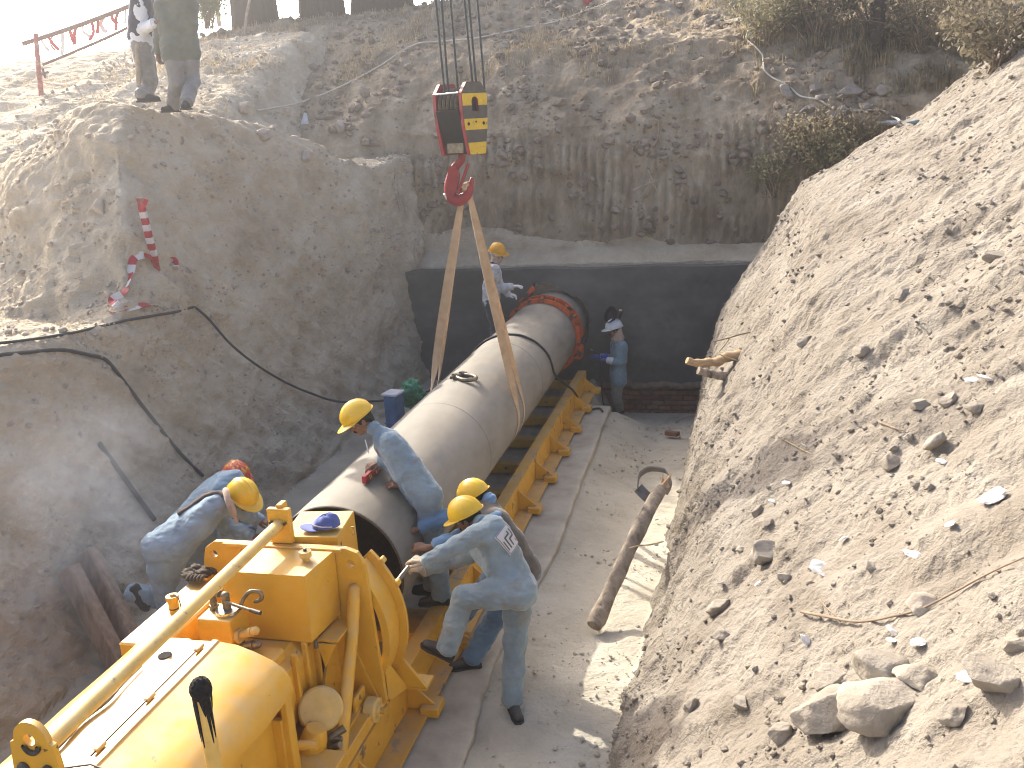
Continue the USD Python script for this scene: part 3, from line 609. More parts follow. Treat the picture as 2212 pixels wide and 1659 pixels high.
# thrust plate with rounded upper corners, two lifting holes and a leaning right edge
tp = Polygon([(-4.02, 0.45), (-4.00, 1.62), (-3.97, 1.74), (-3.88, 1.80), (-2.76, 1.80), (-2.66, 1.765), (-2.61, 1.67), (-2.555, 0.45)])
for x_, z_ in ((-3.90, 1.69), (-2.72, 1.67)): tp = tp.difference(Point(x_, z_).buffer(0.032, 10))
part(M, 'thrust_plate', plate(tp, (0, 6.0, 0), (1, 0, 0), (0, 0, 1), 0.045), Y_, smooth=False)
part(M, 'plate_rib', bx((-3.29, 5.965, 1.785), (1.02, 0.03, 0.03), None, 0.006), Y_)
# tank hung on the plate, with filler cap
tk = [(-3.56, 5.54), (-2.885, 5.54), (-2.84, 5.972), (-3.56, 5.972)]
tank = trimesh.creation.extrude_polygon(Polygon(tk), 0.535, engine='earcut'); tv = np.array(tank.vertices) + V(0, 0, 1.25); tv[:, 1] -= 0.02 * (tv[:, 2] < 1.5)
T_ = part(M, 'tank', (tv, np.array(tank.faces)), Y_, smooth=False)
part(T_, 'filler_cap', [rod((-2.985, 5.78, 1.785), (-2.985, 5.78, 1.82), 0.026, n=18), rod((-2.985, 5.78, 1.82), (-2.985, 5.78, 1.865), 0.047, n=24)], 'pale_yellow_paint')
part(T_, 'cap_bolt', rod((-2.985, 5.78, 1.865), (-2.985, 5.78, 1.885), 0.014, n=8), 'dark_metal')
part(T_, 'bracket', [bx((-2.80, 5.75, 1.22), (0.16, 0.30, 0.02)), plate([(0, 0), (0.15, 0), (0.04, -0.2)], (-2.87, 5.58, 1.21), (1, 0, 0), (0, 0, 1), 0.014)], Y_)
part(T_, 'fitting', [rod((-2.84, 5.62, 1.20), (-2.74, 5.66, 1.20), 0.02), rod((-2.87, 5.55, 1.19), (-2.87, 5.55, 1.25), 0.017)], 'greasy_metal')
# top bracket and the long tie tube
part(M, 'tube_bracket', [bx((-3.295, 6.02, 1.95), (0.19, 0.05, 0.29), None, 0.006), bx((-3.295, 6.07, 2.0), (0.05, 0.10, 0.24), None, 0.006)], Y_)
part(M, 'bracket_bolt', [rod((-3.355, 5.99, 1.99), (-3.355, 5.965, 1.99), 0.012), rod((-3.235, 5.99, 1.985), (-3.235, 5.965, 1.985), 0.012)], 'dark_metal')
part(M, 'tie_tube', tube([(-3.30, 3.40, 1.905), (-3.30, 6.0, 1.965)], 0.046, 22), 'pale_yellow_paint', smooth=40)
# lug with hole, two bolts and legs at the near end of the tube
lug = Polygon([(-0.15, -0.20), (-0.13, 0.02)] + [(0.105 * math.cos(t), 0.03 + 0.12 * math.sin(t)) for t in np.linspace(math.pi, 0, 13)] + [(0.13, 0.02), (0.15, -0.20)]).difference(Point(-0.005, 0.045).buffer(0.035, 10))
L_ = part(M, 'lifting_lug', plate(lug, (-3.34, 3.36, 1.93), (1, 0, 0), (0, 0, 1), 0.035), Y_)
for s in (-1, 1): part(L_, 'bolt', [ico((-3.34 + 0.075 * s, 3.335, 1.80), (0.036, 0.028, 0.036), 2), rod((-3.36 + 0.075 * s, 3.31, 1.785), (-3.345 + 0.075 * s, 3.335, 1.795), 0.012)], 'dark_metal', smooth=True)
part(L_, 'eye_washer', lathe([(0.03, -0.008), (0.055, -0.008), (0.055, 0.008), (0.03, 0.008), (0.03, -0.008)], (-3.335, 3.335, 1.945), (0, 1, 0), 16, full=math.pi, start=math.pi), 'dark_metal')
for s in (-1, 1): part(M, 'lug_leg', bar((-3.34 + 0.08 * s, 3.37, 1.76), (-3.34 + 0.25 * s, 3.40, 1.15), 0.10, 0.06, up=(0, 1, 0), ch=0.008), Y_)
# hood: a long sheet cover, flat on top with a lip along the middle, rounded right shoulder
def hood():
    sec = [(-4.00, 1.30), (-3.985, 1.42), (-3.93, 1.50), (-3.84, 1.535), (-3.62, 1.556), (-3.52, 1.560), (-3.50, 1.548), (-3.34, 1.552), (-3.332, 1.566), (-3.29, 1.566), (-3.282, 1.553), (-3.15, 1.535), (-3.02, 1.505), (-2.90, 1.455), (-2.82, 1.395), (-2.775, 1.31), (-2.77, 1.22), (-2.775, 1.215)]
    sec = np.array(sec); ys = np.linspace(3.30, 4.98, 36); out = []
    for y in ys:
        s = sec.copy(); s[:, 1] += 0.012 * np.sin(s[:, 0] * 9 + y * 5) * (s[:, 0] > -3.2) + 0.010 * (noise(np.stack([s[:, 0] * 5, np.full(len(s), y * 4), s[:, 0] * 0], -1)) - 0.5)
        out.append(np.stack([s[:, 0], np.full(len(s), y), s[:, 1]], -1))
    P = np.array(out); R, C = P.shape[:2]; P2 = P.copy(); P2[:, :, 2] -= 0.012; P2[:, :, 0] = MX + (P2[:, :, 0] - MX) * 0.985
    def grid(P, fl):
        idx = np.arange(R * C).reshape(R, C); q = np.stack([idx[:-1, :-1], idx[:-1, 1:], idx[1:, 1:], idx[1:, :-1]], -1).reshape(-1, 4)
        if fl: q = q[:, ::-1]
        return P.reshape(-1, 3), np.vstack([q[:, [0, 1, 2]], q[:, [0, 2, 3]]])
    rim = []
    for r_ in (0, R - 1):
        a_, b_ = P[r_], P2[r_]; n = C; q = np.stack([np.arange(n - 1), np.arange(1, n), n + np.arange(1, n), n + np.arange(n - 1)], -1)
        rim.append((np.vstack([a_, b_]), np.vstack([q[:, [0, 1, 2]], q[:, [0, 2, 3]]])))
    return [grid(P, False), grid(P2, True)] + rim
HD = part(M, 'hood', hood(), Y_, smooth=50)
part(HD, 'port_hole', rod((-3.565, 4.76, 1.545), (-3.565, 4.76, 1.563), 0.045, n=24), 'soot', label='dark round hole in the hood top')
for k, y in enumerate((3.82, 4.30, 4.86)): part(HD, 'hinge_clip', bx((-3.365, y, 1.572), (0.035, 0.085, 0.028), None, 0.006), 'pale_yellow_paint')
part(HD, 'hinge_wire', tube([(-3.365, 3.74, 1.572), (-3.362, 4.3, 1.574), (-3.365, 4.9, 1.572)], 0.006, 6), 'dark_metal', smooth=True)
part(HD, 'end_panel', plate([(-3.97, 1.05), (-3.97, 1.47), (-3.85, 1.52), (-3.56, 1.54), (-3.48, 1.36), (-3.22, 1.36), (-3.2, 1.52), (-2.98, 1.48), (-2.80, 1.36), (-2.79, 1.05)], (0, 3.33, 0), (1, 0, 0), (0, 0, 1), 0.02), Y_)
part(HD, 'far_panel', plate([(-3.95, 1.0), (-3.95, 1.46), (-3.6, 1.535), (-3.2, 1.53), (-2.95, 1.46), (-2.83, 1.34), (-2.80, 1.0)], (0, 4.93, 0), (1, 0, 0), (0, 0, 1), 0.02), Y_)
part(HD, 'seam_strap', tube([(-3.95, 3.42, 1.50), (-3.75, 3.52, 1.565), (-3.5, 3.60, 1.575), (-3.30, 3.66, 1.585), (-3.12, 3.64, 1.553), (-2.95, 3.60, 1.495), (-2.83, 3.58, 1.41)], np.array([0.007, 0.006, 0.006, 0.006, 0.008, 0.011, 0.009]), 8), 'dark_metal', smooth=True, label='dark cable lying across the hood')
part(HD, 'hose', tube(spline([(-3.62, 3.56, 1.57), (-3.60, 3.75, 1.58), (-3.63, 4.0, 1.585), (-3.60, 4.22, 1.585), (-3.62, 4.42, 1.58), (-3.63, 4.60, 1.575)], 24), np.interp(np.linspace(0, 1, 24), [0, 0.15, 0.35, 0.6, 0.75, 1], [0.006, 0.008, 0.018, 0.014, 0.006, 0.006]), 8), 'greasy_metal', smooth=True)
part(HD, 'clip', [bar((-3.64, 3.52, 1.57), (-3.58, 3.60, 1.60), 0.02, 0.02), bar((-3.66, 3.58, 1.57), (-3.60, 3.56, 1.585), 0.016, 0.016)], 'dark_metal')
# under the hood: engine side, posts, floor of the carriage
for x in (-2.90, -3.90): part(M, 'engine_side', bx((x, 4.15, 0.98), (0.03, 1.55, 0.60)), Y_)
part(M, 'hood_post', [bx((-2.795, 4.90, 0.80), (0.05, 0.09, 0.86), None, 0.005), bx((-2.86, 4.86, 0.72), (0.09, 0.05, 0.70), None, 0.005)], Y_)
part(M, 'hood_post', bx((-3.93, 4.90, 0.80), (0.05, 0.09, 0.86), None, 0.005), Y_)
part(M, 'stub_bar', rod((-2.80, 4.97, 0.78), (-2.66, 5.0, 0.78), 0.033, n=16), Y_)
part(M, 'carriage_step', [bx((-2.70, 4.86, 0.60), (0.34, 0.62, 0.03), None, 0.004), bx((-2.545, 4.86, 0.50), (0.03, 0.62, 0.18), None, 0.004), bx((-2.70, 4.56, 0.50), (0.34, 0.03, 0.18))], Y_)
for s, x in ((1, -2.645), (-1, -3.99)):
    part(M, 'skid_beam', bx((x, 4.70, 0.45), (0.12, 2.75, 0.12), None, 0.008), Y_)
part(M, 'deck_plate', bx((MX, 4.75, 0.525), (1.28, 2.6, 0.025)), Y_)
# gearbox: a tapering cast casing under the tank
gb = [bx((-3.32, 5.50, 0.93), (0.70, 0.70, 0.62), None, 0.09), bx((-3.32, 5.15, 0.92), (0.54, 0.36, 0.74), None, 0.06), bx((-3.32, 5.12, 1.26), (0.62, 0.46, 0.10), None, 0.02)]
part(M, 'gearbox', gb, Y_, smooth=30)
part(M, 'gearbox_rib', [bx((-2.955, 5.36 + 0.17 * k, 0.95), (0.05, 0.04, 0.60), None, 0.01) for k in range(3)], Y_)
part(M, 'support_web', [plate([(0, 0), (0.34, 0), (0.06, 0.80), (0, 0.80)], (-2.935, 5.965, 0.46), (1, 0, 0), (0, 0, 1), 0.02), plate([(0, 0), (-0.5, 0), (0, 0.72)], (-2.92, 5.96, 0.48), (0, 1, 0), (0, 0, 1), 0.022)], Y_)
part(M, 'gear_guard', lathe([(0.0, 0.09), (0.15, 0.09), (0.165, 0.075), (0.165, -0.09), (0.15, -0.09)], (-2.83, 5.42, 0.76), (0.35, -0.6, 0.4), 28), 'pale_yellow_paint', smooth=40)
part(M, 'motor', lathe([(0.0, 0.15), (0.07, 0.15), (0.085, 0.12), (0.10, 0.05), (0.095, 0.04), (0.105, 0.0), (0.10, -0.12)], (-2.80, 5.18, 0.62), (0.25, 0.1, 0.95), 22), Y_, smooth=40)
part(M, 'fitting_cluster', [rod((-2.72, 5.30, 0.60), (-2.62, 5.36, 0.66), 0.03), rod((-2.70, 5.24, 0.56), (-2.60, 5.22, 0.62), 0.024), bx((-2.66, 5.32, 0.58), (0.08, 0.07, 0.08), None, 0.01)], 'greasy_metal')
# diagonal brace
part(M, 'brace_tube', tube([(-2.705, 5.95, 1.46), (-2.69, 5.80, 1.17), (-2.63, 5.22, 0.20 + 0.22)], 0.048, 20), Y_, smooth=40)
part(M, 'brace_cap', ico((-2.705, 5.955, 1.46), (0.05, 0.05, 0.05), 2), Y_, smooth=True)
# wheels with clevis
for s, x in ((1, -2.60), (-1, -4.04)):
    W_ = part(M, 'wheel', lathe([(0.0, 0.06), (0.05, 0.06), (0.052, 0.035), (0.095, 0.035), (0.10, 0.02), (0.10, -0.05), (0.085, -0.06), (0.0, -0.06)], (x, 5.83, 0.485), (s, 0, 0), 28), 'pale_yellow_paint', smooth=40)
    part(W_, 'hub_bolt', rod((x + 0.055 * s, 5.83, 0.485), (x + 0.10 * s, 5.83, 0.485), 0.026, n=6), Y_)
    part(M, 'wheel_bracket', [bx((x - 0.10 * s, 5.80, 0.56), (0.03, 0.20, 0.20), None, 0.006), bx((x - 0.20 * s, 5.78, 0.50), (0.2, 0.24, 0.05), None, 0.006)], Y_)
    part(M, 'shackle_pin', rod((x - 0.17 * s, 5.74, 0.60), (x - 0.08 * s, 5.80, 0.62), 0.022, n=10), 'greasy_metal')
# casing ring behind the plate: a part circle, open at the bottom, on two gusset feet
def arc_ring(r0, r1, y0, y1, a0, a1, n=56):
    prof = [(r0, y0), (r1, y0), (r1, y1), (r0, y1), (r0, y0)]; t = np.radians(np.linspace(a0, a1, n)); P = np.array([[(PX + r * math.cos(a), y, PZ + r * math.sin(a)) for r, y in prof[:4]] for a in t])
    i, j = np.meshgrid(np.arange(n - 1), np.arange(4), indexing='ij'); j2 = (j + 1) % 4
    q = np.stack([i * 4 + j, i * 4 + j2, (i + 1) * 4 + j2, (i + 1) * 4 + j], -1).reshape(-1, 4); q = np.vstack([q, [[3, 2, 1, 0]], [[(n - 1) * 4 + k for k in range(4)]]])
    return P.reshape(-1, 3), np.vstack([q[:, [0, 1, 2]], q[:, [0, 2, 3]]])
for a0, a1 in ((-37, 43), (150, 217)):
    part(M, 'casing_ring', arc_ring(0.78, 0.84, 6.03, 6.26, a0, a1, 30), Y_, smooth=40)
    part(M, 'ring_flange', arc_ring(0.775, 0.905, 6.262, 6.30, a0 - 1, a1 + 1, 30), Y_, smooth=40)
for s in (1, -1):
    part(M, 'ring_foot', [plate([(0, 0), (0.36, 0), (0.10, 0.36), (0.03, 0.40)], (PX + 0.66 * s, 6.28, 0.415), (s, 0, 0), (0, 0, 1), 0.03), bx((PX + 0.84 * s, 6.36, 0.402), (0.36, 0.20, 0.022))], Y_, smooth=False)
    part(M, 'plate_gusset', plate([(0, 0), (0.24, 0), (0.0, 0.42)], (MX + 0.735 * s, 6.06, 0.40), (0.4 * s, 1, 0), (0, 0, 1), 0.02), Y_, smooth=False)
for a in (36, 22):
    c = ring_pts(6.30, math.radians(a), 0.87); r_ = norm(c - V(PX, 6.30, PZ))
    part(M, 'ring_clamp', bx(c + r_ * 0.02, (0.05, 0.07, 0.08), np.array([np.cross((0, 1, 0), r_), V(0, 1, 0), r_]), 0.008), Y_)
    if a == 22: part(M, 'clamp_pin', rod(c + r_ * 0.03 + V(0, 0.02, 0), c + r_ * 0.05 + V(0.03, 0.17, 0.05), 0.021, n=12), 'greasy_metal')
# control box on the far side of the plate (the cap lies on it)
bxp = part(M, 'control_box', bx((-3.125, 6.31, 1.60), (0.46, 0.50, 0.48), np.array([norm(V(1, 0.14, 0)), norm(V(-0.14, 1, 0)), V(0, 0, 1)]), 0.006), Y_)
part(bxp, 'handle', tube([(-2.865, 6.36, 1.80), (-2.84, 6.36, 1.80), (-2.835, 6.36, 1.74), (-2.865, 6.36, 1.735)], 0.007, 6), 'pale_yellow_paint')
part(bxp, 'switch', bx((-2.885, 6.15, 1.73), (0.03, 0.05, 0.07), None, 0.006), 'dark_metal')
# hydraulic block with lever, hose and two ports in front of the tank
vb = part(M, 'valve_block', bx((-3.47, 5.33, 1.44), (0.27, 0.24, 0.26), None, 0.008), Y_)
part(vb, 'flange', rod((-3.42, 5.33, 1.57), (-3.42, 5.33, 1.60), 0.085, n=26), 'bright_steel')
part(vb, 'stem', [rod((-3.42, 5.33, 1.60), (-3.42, 5.33, 1.70), 0.03, n=12), ico((-3.42, 5.33, 1.71), (0.032, 0.032, 0.028), 2)], 'greasy_metal', smooth=40)
part(vb, 'lever', tube([(-3.42, 5.31, 1.672), (-3.28, 5.27, 1.662), (-3.10, 5.23, 1.648)], 0.012, 10), 'greasy_metal', smooth=True)
part(vb, 'lever_grip', rod((-3.18, 5.247, 1.654), (-3.09, 5.228, 1.647), 0.0155), 'dark_metal')
part(vb, 'elbow', [tube([(-3.545, 5.36, 1.58), (-3.545, 5.36, 1.68), (-3.52, 5.35, 1.72), (-3.47, 5.34, 1.71)], 0.027, 10), rod((-3.545, 5.36, 1.57), (-3.545, 5.36, 1.61), 0.036, n=6)], 'greasy_metal', smooth=40)
part(vb, 'hose_loop', tube(spline([(-3.34, 5.36, 1.58), (-3.31, 5.39, 1.66), (-3.25, 5.41, 1.71), (-3.19, 5.42, 1.70), (-3.18, 5.42, 1.66), (-3.24, 5.42, 1.62)], 20), 0.016, 8), 'greasy_metal', smooth=True)
for k, (z, dz) in enumerate(((1.43, 0.05), (1.34, 0.03))):
    part(vb, 'port', [rod((-3.335, 5.27, z - 0.01), (-3.30, 5.27, z - 0.005), 0.055, n=6), rod((-3.30, 5.27, z), (-3.18, 5.26, z + dz), 0.03, n=12), rod((-3.22, 5.262, z + dz * 0.7), (-3.20, 5.26, z + dz * 0.8), 0.036, n=12), ico((-3.175, 5.26, z + dz), (0.032, 0.03, 0.032), 2)], 'greasy_metal' if k else 'pale_yellow_paint', smooth=40)
# side deck on the left with breather and low rail
part(M, 'side_deck', bx((-3.92, 5.45, 1.36), (0.36, 0.96, 0.24), None, 0.015), Y_)
part(M, 'breather', [rod((-3.93, 5.42, 1.46), (-3.93, 5.42, 1.585), 0.038, n=18), rod((-3.93, 5.42, 1.585), (-3.93, 5.42, 1.62), 0.048, n=20), rod((-3.93, 5.42, 1.62), (-3.93, 5.42, 1.635), 0.018, n=8)], Y_)
part(M, 'breather_band', rod((-3.93, 5.42, 1.515), (-3.93, 5.42, 1.525), 0.0392, n=20), 'dark_metal')
part(M, 'breather_chain', tube(spline([(-3.91, 5.42, 1.63), (-3.87, 5.41, 1.60), (-3.86, 5.41, 1.52), (-3.85, 5.42, 1.49)], 10), 0.005, 5), 'greasy_metal')
part(M, 'side_cover', bx((-3.90, 4.4, 1.0), (0.2, 1.1, 0.5), None, 0.02), Y_)
# sooty exhaust stack standing beside the hood
ex = part(M, 'exhaust_stack', tube([(-2.63, 3.81, 0.55), (-2.63, 3.81, 1.98)], 0.042, 22), 'exhaust_skin' if False else 'pale_yellow_paint', smooth=40)
sp_ = [ico((-2.63, 3.81, 2.03), (0.058, 0.058, 0.075), 4, seed=3, amp=0.18, freq=6)]
rngx = np.random.default_rng(2)
for k in range(17):          # runs of tar down the stack
    a = rngx.uniform(0, 6.28); l = rngx.uniform(0.08, 0.34); z = 1.99
    sp_.append(tube([(-2.63 + 0.041 * math.cos(a + 0.05 * t), 3.81 + 0.041 * math.sin(a + 0.05 * t), z - l * t / 5) for t in range(6)], np.array([0.012, 0.012, 0.010, 0.008, 0.006, 0.003]), 6))
part(ex, 'sooty_cap', sp_, 'soot', smooth=True, label='rough black tarry head with runs of soot')
# ---------------------------------------------------------------- people
for nm, c in (('skin', (0.20, 0.105, 0.065)), ('skin_dark', (0.15, 0.078, 0.048))):
    look(nm, two(c, 0.22), scale=22, rough=0.55, bump=0.1, bscale=120, bdist=0.002, spec=0.35)
def cloth(nm, c, k=0.22, stain=None, sc=3.5): look(nm, two(c, k), scale=sc, detail=8, rough=0.95, bump=0.45, bscale=15, bdist=0.02, spec=0.1, sheen=0.25, spots=stain)
cloth('coverall_blue', (0.20, 0.27, 0.32), stain=((0.20, 0.19, 0.165), 4.5, 0.56, 0.15))
cloth('coverall_grey', (0.205, 0.26, 0.285), stain=((0.22, 0.205, 0.17), 4.0, 0.54, 0.16))
cloth('coverall_pale', (0.235, 0.315, 0.385), stain=((0.22, 0.22, 0.21), 5.0, 0.60, 0.15))
cloth('denim', (0.10, 0.165, 0.25)); cloth('shirt_blue', (0.135, 0.235, 0.36)); cloth('vest_grey', (0.105, 0.092, 0.078), sc=9)
cloth('trouser_grey', (0.20, 0.195, 0.18)); cloth('trouser_dark', (0.06, 0.075, 0.085)); cloth('vest_navy', (0.025, 0.032, 0.06)); cloth('shirt_white', (0.62, 0.64, 0.66), 0.1)
cloth('jacket_olive', (0.125, 0.135, 0.105)); cloth('scarf_brown', (0.10, 0.075, 0.065), 0.4, sc=16); cloth('scarf_tan', (0.36, 0.27, 0.21), 0.25, sc=10); cloth('knit_grey', (0.40, 0.41, 0.42), 0.35, sc=12)
cloth('jacket_denim', (0.15, 0.225, 0.27), stain=((0.12, 0.12, 0.11), 4.0, 0.56, 0.15)); cloth('trouser_mud', (0.19, 0.20, 0.185), stain=((0.20, 0.17, 0.13), 5.0, 0.5, 0.2))
cloth('red_band', (0.35, 0.04, 0.04)); cloth('glove_white', (0.55, 0.54, 0.53), 0.1); cloth('glove_blue', (0.06, 0.08, 0.32)); cloth('glove_knit', (0.40, 0.335, 0.245), 0.2); cloth('badge_white', (0.55, 0.55, 0.55), 0.08); cloth('badge_line', (0.10, 0.115, 0.14)); cloth('badge_pink', (0.5, 0.3, 0.32))
look('helmet_yellow', two((0.70, 0.43, 0.012), 0.08), scale=7, rough=0.32, spec=0.5, dust=((0.55, 0.45, 0.2), 0.35), spots=((0.22, 0.15, 0.05), 17.0, 0.70, 0.02))
look('helmet_red', [(0.3, (0.42, 0.045, 0.03)), (0.52, (0.50, 0.06, 0.035)), (0.60, (0.62, 0.36, 0.02)), (0.75, (0.62, 0.38, 0.02))], scale=20, detail=3, rough=0.4, spec=0.5, stretch=(1.8, 1.8, 0.5))
look('helmet_white', two((0.50, 0.52, 0.54), 0.15), scale=12, rough=0.35); look('helmet_ochre', two((0.55, 0.27, 0.015), 0.15), scale=14, rough=0.4)
look('hair', two((0.012, 0.010, 0.009), 0.3), scale=60, rough=0.7, bump=0.6, bscale=90, bdist=0.004); look('eye_white', two((0.45, 0.42, 0.40), 0.05), rough=0.3); look('boot', two((0.028, 0.030, 0.030), 0.4), scale=14, rough=0.6, bump=0.15, bscale=60, bdist=0.003, dust=((0.16, 0.14, 0.12), 0.6)); look('sole', two((0.05, 0.048, 0.045), 0.3), rough=0.9)
look('lens_dark', two((0.008, 0.009, 0.010), 0.1), rough=0.3); look('paper', two((0.58, 0.54, 0.45), 0.1), rough=0.9); look('book_cover', two((0.22, 0.145, 0.085), 0.15), rough=0.7)

def sd_cone(p, a, b, ra, rb):
    ab = b - a; L2 = max(np.dot(ab, ab), 1e-9); t = np.clip(((p - a) @ ab) / L2, 0, 1)
    return np.linalg.norm(p - a - t[..., None] * ab, axis=-1) - (ra + (rb - ra) * t)
def sd_ell(p, c, r, R=None):
    q = p - c
    if R is not None: q = q @ np.asarray(R).T
    k0 = np.linalg.norm(q / r, axis=-1); k1 = np.linalg.norm(q / (np.asarray(r) ** 2), axis=-1)
    return k0 * (k0 - 1.0) / np.maximum(k1, 1e-6)
def blend(a, b, k): h = np.clip(0.5 + 0.5 * (b - a) / k, 0, 1); return b + (a - b) * h - k * h * (1 - h)

class Blob:
    """Limbs and lumps blended into one skin."""
    def __init__(s, k=0.03): s.it = []; s.k = k
    def limb(s, pts, rs, k=None):
        for i in range(len(pts) - 1): s.it.append(('c', np.asarray(pts[i], float), np.asarray(pts[i + 1], float), rs[i], rs[i + 1], k or s.k))
        return s
    def lump(s, c, r, R=None, k=None): s.it.append(('e', np.asarray(c, float), np.asarray(r, float), R, k or s.k)); return s
    def f(s, p):
        d = None
        for it in s.it:
            if it[0] == 'c': e = sd_cone(p, it[1], it[2], it[3], it[4])
            else: e = sd_ell(p, it[1], it[2], it[3])
            d = e if d is None else blend(d, e, it[-1])
        return d
    def mesh(s, h, wr=0.0, wscale=0.10, seed=0, cut=None):
        lo = np.min([np.minimum(i[1] - i[3], i[2] - i[4]) if i[0] == 'c' else i[1] - max(i[2]) for i in s.it], 0) - 0.05
        hi = np.max([np.maximum(i[1] + i[3], i[2] + i[4]) if i[0] == 'c' else i[1] + max(i[2]) for i in s.it], 0) + 0.05
        n = np.ceil((hi - lo) / h).astype(int) + 1
        # coarse pass first, then only the cells near the skin
        g = np.stack(np.meshgrid(*[lo[k] + h * np.arange(n[k]) for k in range(3)], indexing='ij'), -1)
        st = 4; gc = g[::st, ::st, ::st]; Fc = s.f(gc)
        F = np.repeat(np.repeat(np.repeat(Fc, st, 0), st, 1), st, 2)[:n[0], :n[1], :n[2]]
        m = np.abs(F) < h * st * 1.8 + 0.03; F = F.copy(); F[m] = s.f(g[m])
        if wr:
            q = g[m]; w = fbm(q / wscale, 3, seed) * 2 - 1; w2 = 1 - np.abs(fbm(q / (wscale * np.array([0.9, 0.9, 0.45])) + 3.3, 2, seed + 5) * 2 - 1) * 2
            F[m] += -wr * w - wr * 0.55 * np.clip(w2, -0.5, 1)
        if cut is not None: F = np.maximum(F, cut(g))
        v, f = surface_nets(F, lo, h)
        return v, f

def basis(fwd, up):
    fwd = norm(fwd); lf = norm(np.cross(up, fwd)); u = np.cross(fwd, lf); return np.array([fwd, lf, u])   # rows: forward, left, up

def add_head(B, c, H, s=1.0):
    """A head with jaw, nose, brow, lips and ears round centre c; rows of H are forward, left, up."""
    F_, L_, U_ = H; P = lambda x, y, z: c + (F_ * x + L_ * y + U_ * z) * s
    B.lump(P(-0.008, 0, 0.03), np.array((0.098, 0.076, 0.098)) * s, H, 0.02)
    B.lump(P(0.022, 0, -0.045), np.array((0.070, 0.058, 0.072)) * s, H, 0.02)
    B.lump(P(0.060, 0, -0.088), np.array((0.026, 0.030, 0.022)) * s, H, 0.02)
    B.limb([P(0.086, 0, 0.012), P(0.108, 0, -0.030)], [0.010 * s, 0.015 * s], 0.010)
    B.lump(P(0.080, 0, 0.022), np.array((0.016, 0.045, 0.012)) * s, H, 0.012)
    B.lump(P(0.088, 0, -0.062), np.array((0.013, 0.024, 0.010)) * s, H, 0.008)
    for q in (-1, 1):
        B.lump(P(-0.004, 0.079 * q, -0.012), np.array((0.020, 0.012, 0.033)) * s, H, 0.006)
        B.lump(P(0.055, 0.042 * q, -0.030), np.array((0.026, 0.022, 0.022)) * s, H, 0.012)
def head_bits(t, c, H, s=1.0, moustache=True, hair=True, beard=False):
    F_, L_, U_ = H; P = lambda x, y, z: c + (F_ * x + L_ * y + U_ * z) * s
    for q in (-1, 1):
        e = part(t, 'eye', ico(P(0.080, 0.032 * q, 0.002), np.array((0.012, 0.014, 0.0085)) * s, 2, H), 'eye_white', smooth=True)
        part(e, 'iris', ico(P(0.0895, 0.032 * q, 0.001), np.array((0.004, 0.006, 0.0065)) * s, 2, H), 'lens_dark', smooth=True)
        part(t, 'eyebrow', tube([P(0.090, 0.014 * q, 0.026), P(0.090, 0.034 * q, 0.031), P(0.076, 0.056 * q, 0.024)], [0.004, 0.005, 0.003], 6), 'hair', smooth=True)
    if moustache: part(t, 'moustache', [tube([P(0.102, 0.002 * q, -0.048), P(0.099, 0.020 * q, -0.052), P(0.086, 0.034 * q, -0.064)], [0.0075, 0.007, 0.003], 7) for q in (-1, 1)], 'hair', smooth=True)
    if hair:
        b = Blob(0.012).lump(P(-0.020, 0, 0.035), np.array((0.098, 0.083, 0.100)) * s, H).lump(P(-0.062, 0, -0.03), np.array((0.048, 0.062, 0.06)) * s, H)
        for q in (-1, 1): b.lump(P(0.012, 0.073 * q, 0.015), np.array((0.022, 0.010, 0.035)) * s, H)
        part(t, 'hair', b.mesh(0.009, 0.002, 0.02), 'hair', smooth=True)
